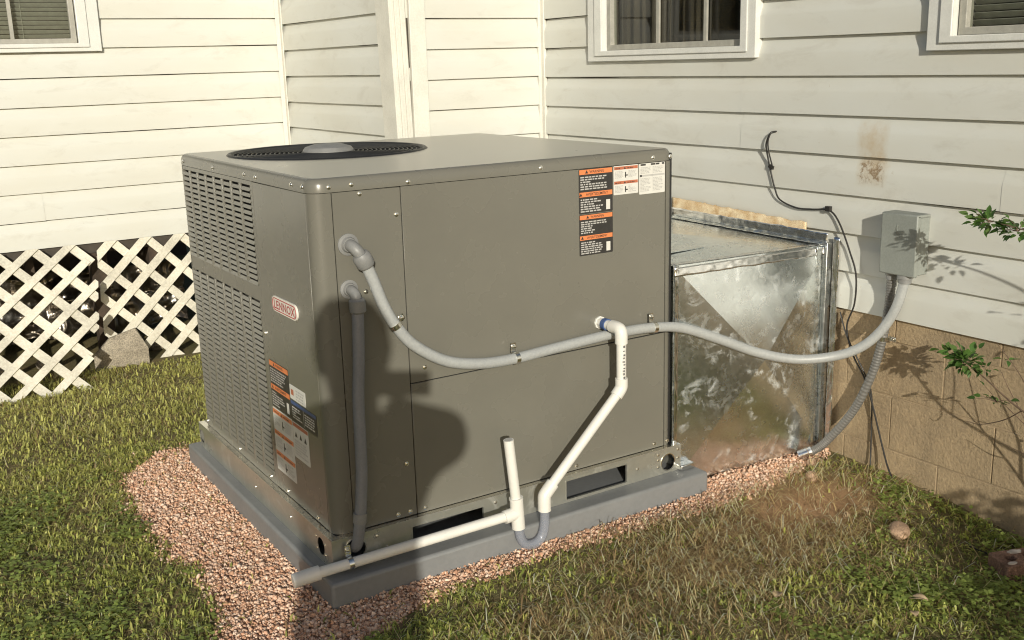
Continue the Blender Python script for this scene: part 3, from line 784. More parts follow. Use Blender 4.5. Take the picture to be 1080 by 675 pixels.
def energy(pm, f, Wd, Hd):
    rect(pm, f, .002, Wd-.002, Hd*.82, Hd*.985, 4, 0); small_print(pm, f, .01, Wd*.45, Hd*.08, Hd*.76, Hd*.12, 1, 0, rs=71); small_print(pm, f, Wd*.54, Wd*.95, Hd*.08, Hd*.76, Hd*.12, 1, 0, rs=72)
    rect(pm, f, Wd*.49, Wd*.503, .002, Hd*.98, 1, 0)
sticker(Fl, .272, .075, .368, .432, 'label_black', energy)
def guide(pm, f, Wd, Hd):
    rect(pm, f, .002, Wd-.002, Hd*.88, Hd*.985, 3, 0)
    for q in (.2, .5, .8): tri(pm, f, Wd*q, Hd*.68, Hd*.16, 0, 0)
    small_print(pm, f, .008, Wd-.008, Hd*.06, Hd*.55, Hd*.075, 5, 0, rs=81)
sticker(Fl, .272, .150, .252, .364, 'label_white', guide)
# raised badge with the maker's lettering
mb = MB(); mb.plate(rrect(.150, .348, .690, .737, .0225, 6), [], Fl, .006, 0)
bdg = mb.build('badge', 'badge_white', unit, bev=.002)
mb = MB(); mb.plate(rrect(.155, .343, .6945, .7325, .0185, 6), [rrect(.158, .340, .697, .730, .0162, 6)], Fl, .0068, .006); mb.build('badge_ring', 'badge_red', bdg)
mb = MB(); text_into(mb, 'LENNOX', .036, lambda u, v, w: Fl(.249-u*1.12, .701+v, .0066), 0); mb.build('lettering', 'badge_red', bdg, smooth=0)

# ------------------------------------------------------------------ pad
pad = MB().box((-.058, -.0946, G-.05), (1.332, 1.29, -.0005)).build('equipment_pad', 'pad', None, bev=.010, seg=3)
tag(pad, 'flat grey composite slab under the air conditioner', 'pad')

# ------------------------------------------------------------------ galvanised duct
DX0, DX1, DY, DYL, DZ0, DZ1 = W+.0215, XR-.006, -.045, .004, -.062, .712
duct = thing('sheet_metal_duct', 'shiny galvanised sheet metal duct between the unit and the house wall', 'duct', ((DX0+DX1)/2, .35, G))
def crossbreak(mb, P, nrm, h, nsub=12):
    P = [Vector(q) for q in P]; n = Vector(nrm)
    def fn(u, v):
        b = P[0].lerp(P[1], u).lerp(P[3].lerp(P[2], u), v)
        k = min(u, 1-u)*2; q = min(v, 1-v)*2
        return b+n*h*min(k, q)+n*.003*mnoise.noise(Vector((u*2.5, v*2.5, h*100)))*min(1, 8*min(k, q))
    mb.grid(fn, 2*nsub, 2*nsub)
mb = MB()
# front sheet built as four flat triangles meeting at the cross-break
c0 = [Vector((DX0-.0205, DYL, DZ0)), Vector((DX1, DY, DZ0)), Vector((DX1, DY, DZ1)), Vector((DX0-.0205, DYL, DZ1))]
cc = sum(c0, Vector())/4+Vector((0, -.062, 0)); cc.x -= .0; cc.z += .02
def trisub(mb, A, B, C, n):
    k = len(mb.v); idx = {}
    for i in range(n+1):
        for j in range(n+1-i):
            q = A+(B-A)*(i/n)+(C-A)*(j/n); e = min(i, j, n-i-j)/n
            q = q+Vector((0, 1, 0))*(.0025*mnoise.noise(Vector((q.x*4, q.z*4, 1.7))) if e > 0 else 0)*min(1, e*6); idx[i, j] = len(mb.v); mb.v.append(tuple(q))
    for i in range(n):
        for j in range(n-i):
            mb.f.append((idx[i, j], idx[i+1, j], idx[i, j+1])); mb.m.append(0)
            if i+j < n-1: mb.f.append((idx[i+1, j], idx[i+1, j+1], idx[i, j+1])); mb.m.append(0)
for i in range(4):
    t = MB(); trisub(t, c0[i], c0[(i+1) % 4], cc, 10); k = len(mb.v); mb.v += t.v; mb.f += [tuple(k+q for q in f_) for f_ in t.f]; mb.m += t.m
fo = mb.build('front_sheet', 'galv', duct, smooth=0)
fo.data.polygons.foreach_set('use_smooth', [True]*len(fo.data.polygons))
mb = MB(); crossbreak(mb, [(DX0-.02, DYL, DZ1), (DX1, DY, DZ1), (DX1, .80, DZ1+.012), (DX0-.02, .80, DZ1+.012)], (0, 0, 1), .016); mb.build('top_sheet', 'galv', duct, smooth=12)
MB().box((DX0-.02, .79, DZ0), (DX1, .80, DZ1)).box((DX0, DYL+.02, DZ0), (DX0+.004, .79, DZ1-.004)).build('back_sheet', 'galv', duct)
def tape(name, A, B, wdir, wid, nrm, mat='foil', amp=.0045, seed=1, parent=duct, n=70, m_=5):
    A, B, wdir, nrm = Vector(A), Vector(B), Vector(wdir), Vector(nrm); mb = MB()
    def fn(u, v):
        k = mnoise.noise(Vector((u*16, v*2.2, seed)))*amp+mnoise.noise(Vector((u*46, v*5, seed+5)))*amp*.6
        ew = 1+.12*mnoise.noise(Vector((u*9, v, seed+2)))
        return A.lerp(B, u)+wdir*(wid*(v*ew))+nrm*(.003+abs(k))
    mb.grid(fn, n, m_); return mb.build(name, mat, parent, smooth=40, solid=.0006)
# folded seams and foil tape round the edges
tape('foil_tape', (DX0-.02, DYL, DZ1-.006), (DX1, DY, DZ1-.004), (0, -.15, -1), .030, (0, -1, 0), seed=1)
tape('foil_tape', (DX0-.02, DYL, DZ1), (DX1, DY, DZ1), (0, 1, .05), .022, (0, 0, 1), seed=2, amp=.003)
tape('foil_tape', (DX0-.018, DYL-.002, DZ0+.02), (DX0-.018, DYL-.002, DZ1), (1, -.05, 0), .016, (0, -1, 0), seed=3, amp=.005)
tape('foil_tape', (DX1-.062, DY-.002, DZ0+.02), (DX1-.066, DY-.002, DZ1), (1, 0, 0), .030, (0, -1, 0), seed=4, amp=.003, mat='galv')
mb = MB(); mb.box((DX1-.030, DY-.020, DZ0), (DX1-.004, DY+.004, DZ1+.01)); mb.build('wall_flange', 'foil_dark', duct, bev=.002)
tape('foil_tape', (DX1-.004, DY-.024, DZ0+.02), (DX1-.003, DY-.026, DZ1+.03), (.4, -1, 0), .022, (-1, -.3, 0), seed=5, amp=.005)
tape('foil_tape', (DX1-.004, DY+.0, DZ1+.004), (DX1-.004, .80, DZ1+.016), (0, 0, 1), .036, (-1, 0, .2), seed=6, amp=.004, mat='foil')
tape('foil_tape', (DX1-.05, DY+.0, DZ1+.003), (DX1-.05, .80, DZ1+.014), (1, 0, .02), .045, (0, 0, 1), seed=7, amp=.004, mat='galv')
mb = MB(); mb.box((DX0-.018, .15, DZ1+.011), (DX0+.25, .62, DZ1+.014)); mb.build('patch_sheet', 'galv', duct)
MB().box((DX0-.018, -.045, .002), (DX0+.045, -.005, .022)).build('seam_lug', 'foil', duct, bev=.004)

# ------------------------------------------------------------------ electrical: disconnect box, conduits, cable
BX, BY0, BY1, BZ0, BZ1 = XR-.068, -.458, -.322, .660, .865
dis = thing('disconnect_box', 'grey metal electrical disconnect box fixed on the siding', 'electrical box', (XR, (BY0+BY1)/2, BZ0))
MB().box((BX+.006, BY0+.004, BZ0+.003), (XR+.004, BY1-.004, BZ1-.004)).build('enclosure', 'box_paint', dis, bev=.004)
lid = MB().box((BX-.004, BY0-.002, BZ0), (BX+.014, BY1+.002, BZ1)).box((BX-.001, BY0-.002, BZ1-.0105), (XR-.004, BY1+.002, BZ1+.0005)).build('cover', 'box_paint', dis, bev=.004)
mb = MB()
for r_ in (.014, .0205): mb.tube([(BX-.0048, -.396+r_*math.cos(a)*.8, .808+r_*math.sin(a)) for a in np.linspace(-1.9, 1.2, 12)], .0013, 6)
mb.tube([(BX-.0048, -.385, .788), (BX-.0048, -.385, .829)], .0013, 6); mb.build('embossed_mark', 'box_paint', lid)
MB().lathe([(.026, 0), (.026, -.012), (.021, -.014), (.021, -.028)], (1.902, -.408, BZ0+.001), seg=20).build('hub', 'fitting', dis)
MB().lathe([(.022, 0), (.022, -.010), (.018, -.012), (.018, -.026)], (1.915, -.345, BZ0+.001), seg=20).build('hub', 'fitting', dis)

def clamp(parent, c, d, r, mat='screw', plate_dir=(0, 0, 1), nrm=(0, -1, 0), arm=.030):
    """one-hole strap: band around the pipe with a lug and screw"""
    c, d, pd, n = Vector(c), Vector(d).normalized(), Vector(plate_dir), Vector(nrm)
    mb = MB(); mb.tube([c-d*.007, c+d*.007], r+.0025, 18)
    q = c+pd*(r+arm*.45)-n*(r-.002)
    s_ = pd.cross(n).normalized()
    mb.obox(q, pd*arm*.5, s_*.008, n*.0015)
    w_ = c+pd*(r+arm*.55)-n*(r-.003)
    mb.lathe([(.0085, 0), (.0085, .003), (.006, .0035), (.0055, .008), (.002, .009)], w_, n, 12)
    return mb.build('clamp', mat, parent)
pc = thing('power_conduit', 'long pale grey conduit sweeping from the unit to the disconnect box', 'conduit', (.097, 0, .919))
path = spline([(.128, -.038, .868), (.150, -.036, .815), (.175, -.036, .745), (.207, -.036, .685), (.262, -.036, .618), (.360, -.036, .555), (.470, -.036, .527), (.585, -.036, .520),
               (.720, -.036, .526), (.85, -.036, .532), (.99, -.036, .536), (1.135, -.036, .530), (1.256, -.040, .509), (1.40, -.062, .452), (1.55, -.100, .386), (1.675, -.160, .354), (1.775, -.235, .364),
               (1.830, -.300, .400), (1.868, -.350, .462), (1.890, -.388, .545), (1.902, -.408, .640)], 8)
MB().tube(path, .0165, 18).build('hose', 'conduit', pc)
MB().lathe([(.030, 0), (.030, .004), (.022, .006), (.019, .014)], (.097, .0, .919), (0, -1, 0), 22).build('locknut', 'fitting', pc)
el = spline([(.097, -.004, .919), (.098, -.026, .917), (.106, -.040, .905), (.118, -.041, .886)], 6)
MB().tube(el, .0165, 18).build('elbow', 'fitting', pc)
MB().tube([(.112, -.040, .897), (.116, -.040, .890), (.129, -.039, .866), (.132, -.039, .860)], [.021, .0255, .0255, .021], 18).build('compression_nut', 'fitting', pc)
clamp(pc, (.207, -.036, .685), (.045, 0, -.07), .0165, plate_dir=(.75, 0, .45))
clamp(pc, (.60, -.036, .520), (1, 0, .01), .0165); clamp(pc, (1.135, -.036, .530), (1, 0, -.1), .0165)
lc = thing('short_conduit', 'short dark grey conduit dropping beside the corner into the base rail', 'conduit', (.091, 0, .797))
MB().tube(spline([(.096, -.040, .765), (.093, -.042, .70), (.088, -.042, .60), (.080, -.042, .50), (.078, -.042, .40), (.076, -.042, .30), (.068, -.044, .21), (.060, -.045, .15), (.054, -.042, .10), (.051, -.030, .066), (.050, .0, .045)], 7), .0165, 18).build('hose', 'conduit_dark', lc)
MB().lathe([(.026, 0), (.026, .004), (.019, .006), (.017, .012)], (.091, .0, .797), (0, -1, 0), 22).build('locknut', 'fitting', lc)
MB().tube(spline([(.091, -.002, .797), (.0915, -.024, .795), (.093, -.038, .785), (.094, -.041, .768)], 6), .0145, 18).build('elbow', 'fitting', lc)
MB().tube([(.0945, -.041, .778), (.095, -.041, .772), (.096, -.041, .742), (.096, -.041, .737)], [.018, .0225, .0225, .018], 18).build('compression_nut', 'fitting', lc)
MB().tube([(.0615, -.0447, .166), (.0585, -.045, .138)], .0195, 18).build('clamp', 'fitting', lc)
fx = thing('flexible_conduit', 'ribbed metal flexible conduit curving from the box down to the duct foot', 'conduit', (1.915, -.345, .63))
fp = spline([(1.915, -.345, .640), (1.925, -.335, .56), (1.928, -.322, .47), (1.928, -.305, .38), (1.925, -.282, .29), (1.918, -.240, .18), (1.908, -.198, .10), (1.888, -.145, .02), (1.868, -.108, -.03), (1.84, -.070, -.062)], 40)
MB().tube(fp, [.0152+.0008*math.sin(i*1.3) for i in range(len(fp))], 14).build('ribbed_hose', 'flexmetal', fx)
MB().tube([(1.855, -.086, -.048), (1.82, -.055, -.068)], .019, 14).build('end_connector', 'foil', fx)
clamp(fx, (1.928, -.312, .42), (0, .1, -1), .017, plate_dir=(0, -1, 0), nrm=(-1, 0, 0), arm=.03)
cb = thing('black_cable', 'thin black cable hanging from a hole in the siding to the ground', 'cable', (1.938, .237, 1.099))
cp_ = spline([(1.952, .232, 1.102), (1.930, .240, 1.098), (1.926, .257, 1.060), (1.934, .258, 1.02), (1.938, .240, .95), (1.938, .218, .893), (1.938, .190, .852), (1.938, .108, .830), (1.938, .03, .832), (1.936, -.048, .836),
              (1.934, -.097, .797), (1.934, -.149, .701), (1.932, -.183, .621), (1.934, -.181, .518), (1.938, -.149, .425), (1.938, -.184, .327), (1.940, -.239, .251), (1.942, -.279, .155), (1.940, -.328, .027), (1.92, -.38, -.05), (1.87, -.47, -.085), (1.80, -.62, -.112), (1.765, -.77, -.122), (1.79, -.92, -.126), (1.90, -1.08, -.12)], 8)
MB().tube(cp_, .0032, 8).build('wire', 'cable', cb)
MB().tube(spline([(1.951, .228, 1.104), (1.926, .232, 1.100), (1.922, .244, 1.070), (1.930, .247, 1.03), (1.936, .232, .975)], 8), .0028, 8).build('wire', 'cable', cb)
MB().obox((1.936, .238, .972), (.004, 0, 0), (0, .011, .004), (0, -.002, .006)).obox((1.934, -.046, .842), (.007, 0, 0), (0, .010, 0), (0, 0, .009)).build('cable_tie', 'cable', cb)
cb2 = thing('black_lead', 'thin dark lead crossing behind the flexible conduit on the foundation', 'cable', (1.945, -.10, .44))
MB().tube(spline([(1.952, -.105, .47), (1.935, -.150, .400), (1.93, -.20, .335), (1.935, -.242, .27), (1.95, -.262, .20), (1.956, -.265, .10), (1.956, -.268, 0), (1.95, -.275, -.075)], 8), .0028, 8).build('wire', 'cable', cb2)

# ------------------------------------------------------------------ condensate drain
dr = thing('condensate_drain', 'white plastic drain pipe with clear trap zigzagging down the unit front', 'drain pipe', (.94, 0, .57))
pr = .0155
def pipe(pts, name='pipe', r=pr, mat='pvc', seg=18): return MB().tube(pts, r, seg).build(name, mat, dr)
MB().lathe([(.021, 0), (.021, .006), (.0175, .0065), (.0175, .030)], (.940, 0, .571), (0, -1, 0), 8).build('threaded_adapter', 'pvc', dr)
pipe([(.940, -.026, .571), (.940, -.044, .571)], 'blue_ring', .0188, 'label_blue')
pipe([(.940, -.030, .571), (.940, -.080, .571)])
pipe(spline([(.940, -.066, .571), (.940, -.092, .571), (.940, -.107, .566), (.940, -.112, .552), (.940, -.112, .525)], 6), 'elbow', .0200)
vp = pipe([(.940, -.112, .545), (.940, -.112, .375)])
mb = MB(); rr = random.Random(5); z = .535
while z > .40:
    hgt = rr.uniform(.003, .008); t0 = rr.uniform(-1.75, -1.55)
    for t_ in (t0,):
        mb.poly([(.940+(pr+.0004)*math.cos(a), -.112+(pr+.0004)*math.sin(a), zz) for a, zz in ((t_-.24, z), (t_+.24, z), (t_+.24, z-hgt), (t_-.24, z-hgt))])
    z -= hgt+rr.uniform(.003, .009)
mb.build('printing', 'pvc_print', vp, smooth=0)
pipe(spline([(.940, -.112, .412), (.940, -.112, .388), (.935, -.112, .376), (.918, -.1125, .358)], 6), 'elbow', .0200)
pipe([(.930, -.112, .370), (.655, -.119, .118)])
pipe(spline([(.668, -.119, .130), (.645, -.119, .108), (.636, -.119, .096), (.634, -.120, .078), (.634, -.120, .050)], 6), 'elbow', .0205)
pipe(spline([(.634, -.120, .066), (.634, -.120, .015), (.628, -.120, -.020), (.612, -.120, -.043), (.588, -.120, -.050), (.562, -.120, -.042), (.546, -.120, -.018), (.540, -.120, .015), (.538, -.120, .040)], 8), 'clear_trap', .0150, 'tube')
MB().tube([(.5385, -.120, .018), (.533, -.120, .115)], .0205, 18).tube([(.535, -.120, .068), (.493, -.1145, .062)], .0205, 18).tube([(.533, -.12, .112), (.5325, -.12, .118)], .0215, 18).build('tee', 'pvc', dr)
pipe([(.533, -.120, .10), (.512, -.120, .305)], 'standpipe')
pipe([(.512, -.120, .3045), (.5119, -.120, .3055)], 'open_end', .0125, 'label_grey')
pipe([(.510, -.1165, .0645), (-.095, -.038, .0185)])
pipe([(-.070, -.0412, .0204), (-.098, -.0376, .0183), (-.145, -.0316, .0125)], 'end_coupling', .0210)
clamp(dr, (.020, -.0529, .0272), (.605, -.0785, .046), pr, plate_dir=(0, .15, 1), nrm=(0, -1, 0), arm=.032)

# ------------------------------------------------------------------ lattice, crawl space, loose block
def lattice(name, label, P00, P10, P01, cellw, wid, seedv, jag=None, u_off=0.0):
    """panel spanned by P00 (top left) P10 (top right) P01 (bottom left); one part for every slat"""
    P00, P10, P01 = Vector(P00), Vector(P10), Vector(P01)
    eu = (P10-P00); Lu = eu.length; eu.normalize(); ev = (P01-P00); Lv = ev.length; ev.normalize(); n = eu.cross(ev).normalized()
    if n.y > 0: n = -n
    t = thing(name, label, 'lattice', P01.lerp(P01+eu*Lu, .5)); rr = random.Random(seedv)
    poly = [(0, 0), (Lu, 0), (Lu, Lv), (0, Lv)]
    def clip(p0, d):
        lo, hi = -9, 9
        for (o_, dd, mx_) in ((p0[0], d[0], Lu), (p0[1], d[1], Lv)):
            t0, t1 = (0-o_)/dd, (mx_-o_)/dd
            lo, hi = max(lo, min(t0, t1)), min(hi, max(t0, t1))
        return lo, hi
    for lay, sgn in ((0, 1), (1, -1)):
        k = -int(Lv/cellw)-2
        while k*cellw < Lu+Lv:
            s = k*cellw+u_off; k += 1
            p0 = (s, 0); d = (1/math.sqrt(2), sgn/math.sqrt(2))
            if sgn < 0: p0 = (s, 0); d = (-1/math.sqrt(2), 1/math.sqrt(2))
            lo, hi = clip(p0, d)
            if hi-lo < .05: continue
            a = (p0[0]+d[0]*lo, p0[1]+d[1]*lo); b = (p0[0]+d[0]*hi, p0[1]+d[1]*hi)
            if jag:
                # cut at the torn edge u < jag(v)
                pts = [(a[0]+(b[0]-a[0])*q/60, a[1]+(b[1]-a[1])*q/60) for q in range(61)]
                pts = [q for q in pts if q[0] <= jag(q[1])+rr.uniform(-.003, .003)]
                if len(pts) < 4: continue
                a, b = pts[0], pts[-1]
            if math.hypot(b[0]-a[0], b[1]-a[1]) < .06: continue
            wob = rr.uniform(-.005, .005); dd = Vector((d[0]-d[1]*wob, d[1]+d[0]*wob)).normalized(); nn_ = Vector((-dd.y, dd.x))
            A_, B_ = Vector(a), Vector(b)
            if not jag or a[0] < .02 or a[1] < .02 or a[1] > Lv-.02: A_ = A_-dd*.06*(1 if (B_-A_).dot(dd) > 0 else -1)
            if not jag or b[1] < .02 or b[1] > Lv-.02: B_ = B_+dd*.06*(1 if (B_-A_).dot(dd) > 0 else -1)
            pg = [A_+nn_*wid/2, B_+nn_*wid/2, B_-nn_*wid/2, A_-nn_*wid/2]
            for ax, val, sg in ((0, 0, 1), (0, Lu, -1), (1, 0, 1), (1, Lv+.02*rr.random(), -1)):      # trim to the panel
                out = []
                for i in range(len(pg)):
                    p_, q_ = pg[i], pg[(i+1) % len(pg)]; fp_, fq_ = sg*(p_[ax]-val), sg*(q_[ax]-val)
                    if fp_ >= 0: out.append(p_)
                    if (fp_ >= 0) != (fq_ >= 0): out.append(p_+(q_-p_)*(fp_/(fp_-fq_)))
                pg = out
                if len(pg) < 3: break
            if len(pg) < 3: continue
            off_ = .0055*(1 if lay else -1)
            MB().plate([(q_[0], q_[1]) for q_ in pg], [], lambda u, v, w, o_=off_: P00+eu*u+ev*v+n*(o_+w), .0045, -.0045).build('slat', 'lattice', t, smooth=0, bev=.001, seg=1)
    return t
def jag(v):    # torn right edge of the left panel
    if v < .10: return .52
    if v < .17: return .545
    if v < .33: return .63
    if v < .42: return .60
    if v < .50: return .565
    return .53
lattice('lattice_panel', 'cream lattice panel with torn edge leaning out at the frame edge', (-1.35, 3.135, .527), (.05, 3.125, .529), (-1.50, 2.70, -.14), .178, .043, 3, jag=lambda v: jag(v)+.83, u_off=.02)
lattice('lattice_panel', 'cream lattice panel closest to the air conditioner', (.045, 3.135, .533), (1.12, 3.135, .526), (.02, 3.10, -.13), .178, .043, 4, u_off=.075)
wp = MB().box((.02, 3.20, -.4), (.105, 3.285, .4695)).build('wooden_post', 'wood', None, bev=.004)
tag(wp, 'dark weathered timber post behind the gap between lattice panels', 'post')
mb = MB()
base = [(-.05, 3.05), (.22, 3.01), (.235, 3.10), (-.03, 3.13)]
topp = [(.045, 3.085, .028), (.175, 3.065, .066), (.19, 3.115, .058), (.055, 3.135, .022)]
mb.v = [(x, y, -.20) for x, y in base]+[(x+random.uniform(-.006, .006), y, -.055+.25*max(0, x)*.3) for x, y in base]+topp
mb.f = [(0, 3, 2, 1), (8, 9, 10, 11)]+[(k+i, k+(i+1) % 4, k+4+(i+1) % 4, k+4+i) for k in (0, 4) for i in range(4)]; mb.m = [0]*len(mb.f)
tag(mb.build('concrete_block', 'concrete', None, smooth=0, bev=.003), 'broken lump of concrete leaning at the gap in the lattice', 'concrete block')
# crumpled silver sheeting under the house
mb = MB()
def crump(u, v):
    x = -.75+1.35*u; z = -.05+.36*v
    h_ = .10*mnoise.noise(Vector((u*5, v*3, 4)))+.06*mnoise.noise(Vector((u*13, v*6, 7)))+.03*abs(mnoise.noise(Vector((u*40, v*16, 9))))
    return (x, 3.60+h_, z+.04*mnoise.noise(Vector((u*9, v*4, 2))))
mb.grid(crump, 150, 40)
tag(mb.build('plastic_sheet', 'plastic', None, smooth=180), 'crumpled silvery sheeting hanging behind the lattice', 'sheeting')
for i, (x, y, s) in enumerate(((.32, 3.32, .06), (-.25, 3.30, .05), (-.5, 3.25, .07))):
    bm = bmesh.new(); bmesh.ops.create_icosphere(bm, subdivisions=2, radius=s)
    for v in bm.verts: v.co *= 1+.35*mnoise.noise(v.co*12+Vector((i*3, 0, 0))); 
    for v in bm.verts: v.co.z *= .7
    me = bpy.data.meshes.new('rock'); bm.to_mesh(me); bm.free(); me.materials.append(M['concrete'])
    o = bpy.data.objects.new('rock', me); coll.objects.link(o); o.location = (x, y, gz(x, y)+s*.4)
    tag(o, ('rock in the dark behind the lattice next to the unit', 'small rock behind the torn lattice panel', 'rock behind the lattice at the frame edge')[i], 'rock')

# ------------------------------------------------------------------ gravel
def rock_variants(n, seedv):
    out = []; rr = np.random.default_rng(seedv)
    for i in range(n):
        bm = bmesh.new()
        pts = rr.normal(size=(13, 3)); pts /= np.linalg.norm(pts, axis=1)[:, None]; pts *= rr.uniform(.78, 1.1, (13, 1))*np.array([1.0, rr.uniform(.7, 1), rr.uniform(.5, .8)])
        for q in pts: bm.verts.new(q)
        r_ = bmesh.ops.convex_hull(bm, input=bm.verts)
        bmesh.ops.delete(bm, geom=[v for v in bm.verts if not v.link_faces], context='VERTS')
        bmesh.ops.triangulate(bm, faces=bm.faces)
        bm.verts.ensure_lookup_table(); bm.verts.index_update()
        out.append((np.array([v.co[:] for v in bm.verts]), np.array([[v.index for v in f_.verts] for f_ in bm.faces]))); bm.free()
    return out
def np_mesh(name, V, F, col, mat, smooth=False):
    me = bpy.data.meshes.new(name); nv, nf = len(V), len(F)
    me.vertices.add(nv); me.vertices.foreach_set('co', np.ascontiguousarray(V, np.float32).ravel())
    k = F.shape[1]; me.loops.add(nf*k); me.loops.foreach_set('vertex_index', np.ascontiguousarray(F, np.int32).ravel())
    me.polygons.add(nf); me.polygons.foreach_set('loop_start', np.arange(nf, dtype=np.int32)*k)
    at = me.color_attributes.new('Col', 'FLOAT_COLOR', 'POINT')
    at.data.foreach_set('color', np.concatenate([col, np.ones((nv, 1))], 1).astype(np.float32).ravel())
    me.update(calc_edges=True); me.validate()
    if smooth: me.shade_smooth()
    me.materials.append(M[mat]); o = bpy.data.objects.new(name, me); coll.objects.link(o); return o
def rand_rot(n):
    q = rng.normal(size=(n, 4)); q /= np.linalg.norm(q, axis=1)[:, None]; w, x, y, z = q.T
    return np.stack([np.stack([1-2*(y*y+z*z), 2*(x*y-z*w), 2*(x*z+y*w)], 1), np.stack([2*(x*y+z*w), 1-2*(x*x+z*z), 2*(y*z-x*w)], 1), np.stack([2*(x*z-y*w), 2*(y*z+x*w), 1-2*(x*x+y*y)], 1)], 1)
VAR = rock_variants(10, 3)
pts = []
for _ in range(190000):
    x, y = rng.uniform(-.6, 1.96), rng.uniform(-.40, 1.52)
    if -.045 < x < 1.32 and -.08 < y < 1.28: continue
    if x > 1.32 and y > .0: continue
    edge = .045*mnoise.noise(Vector((x*6, y*6, 5)))+.03*mnoise.noise(Vector((x*23, y*23, 5)))+.018*rng.normal(); 
    if in_poly(x+edge, y+edge*.8, GRAVEL) or (rng.random() < .06 and in_poly(x*.97+.02, y*.9, GRAVEL)): pts.append((x, y))
    if len(pts) > 34000: break
pts = np.array(pts); n = len(pts)
size = np.clip(rng.lognormal(math.log(.0047), .36, n), .0024, .013)
PAL = np.array([(.53, .335, .220), (.58, .385, .265), (.46, .270, .170), (.63, .455, .335), (.40, .230, .145), (.55, .39, .285), (.66, .50, .38)])
Vs, Fs, Cs = [], [], []; off = 0
Rm = rand_rot(n); which = rng.integers(0, len(VAR), n)
zj = rng.uniform(-.002, .008, n)
for i in range(n):
    v, f_ = VAR[which[i]]
    s_ = size[i]; q = (v*s_)@(Rm[i] if True else Rm[i]).T
    x, y = pts[i]; edge_z = gz(x, y)+zj[i]
    Vs.append(q+np.array([x, y, edge_z])); Fs.append(f_+off); off += len(v)
    c = PAL[rng.integers(len(PAL))]*np.array((1.0, .985, 1.0))*rng.uniform(1.0, 1.36); Cs.append(np.repeat(c[None], len(v), 0))
gv = np_mesh('gravel', np.concatenate(Vs), np.concatenate(Fs), np.concatenate(Cs), 'gravel', True); tag(gv, 'pinkish crushed gravel spread round the pad', 'gravel', kind='stuff')

# ------------------------------------------------------------------ grass
def blades(px, py, height, width, lean_, col, flat=0.0):
    n = len(px); pz = np.array([gz(a, b) for a, b in zip(px, py)])
    th = rng.uniform(0, 2*np.pi, n); dx, dy = np.cos(th), np.sin(th); sx, sy = -dy, dx
    w = width/2; ln = lean_
    base = np.stack([px, py, pz-.003], 1)
    d = np.stack([dx, dy, np.zeros(n)], 1); s = np.stack([sx, sy, np.zeros(n)], 1); upv = np.array([0, 0, 1.0])
    m1 = base+d*(height*ln*.35)[:, None]+upv*(height*np.sqrt(np.clip(1-(ln*.5)**2, .02, 1))*.55)[:, None]
    tp = base+d*(height*ln)[:, None]+upv*(height*np.clip(1-ln*.72, .06, 1))[:, None]
    V = np.stack([base-s*w[:, None], base+s*w[:, None], m1+s*(w*.85)[:, None], m1-s*(w*.85)[:, None], tp], 1).reshape(-1, 3)
    k = np.arange(n)*5
    F = np.concatenate([np.stack([k, k+1, k+2], 1), np.stack([k, k+2, k+3], 1), np.stack([k+3, k+2, k+4], 1)])
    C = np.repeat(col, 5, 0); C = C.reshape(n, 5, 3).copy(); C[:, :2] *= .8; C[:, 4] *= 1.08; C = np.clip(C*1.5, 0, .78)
    return V, F, C.reshape(-1, 3)
def lawn_sites(count, x0, x1, y0, y1):
    X = rng.uniform(x0, x1, count); Y = rng.uniform(y0, y1, count); keep = np.zeros(count, bool); P_ = []
    for i in range(count):
        x, y = X[i], Y[i]
        if x > 1.945 or (y > 3.02 and x > -.2) or y > 3.0: continue
        if -.07 < x < 1.345 and -.105 < y < 1.30: continue
        if x > 1.26 and y > -.04: continue
        e = .05*mnoise.noise(Vector((x*6, y*6, 5)))+.03*mnoise.noise(Vector((x*17, y*17, 1)))
        if in_poly(x+e, y+e, GRAVEL) and rng.random() > .03: continue
        cl = .5+.5*mnoise.noise(Vector((x*6.5, y*6.5, 9)))+.35*mnoise.noise(Vector((x*19, y*19, 4)))
        dens = .10+.85*max(0, cl)**1.4
        dd = dirt_amount(x, y); dens *= (1-.96*min(1, dd*1.25))*(1-.35*dry_amount(x, y)*1.4)
        if rng.random() < dens: keep[i] = True
    return X[keep], Y[keep]
GREEN = np.array([(.27, .31, .065), (.37, .40, .10), (.17, .225, .048), (.48, .47, .15), (.10, .145, .032)])
STRAW = np.array([(.62, .50, .27), (.50, .38, .19), (.70, .60, .36), (.36, .25, .13), (.24, .16, .085)])
Va, Fa, Ca = [], [], []; off = 0
def add(t):
    global off
    V, F, C = t; Va.append(V); Fa.append(F+off); Ca.append(C); off += len(V)
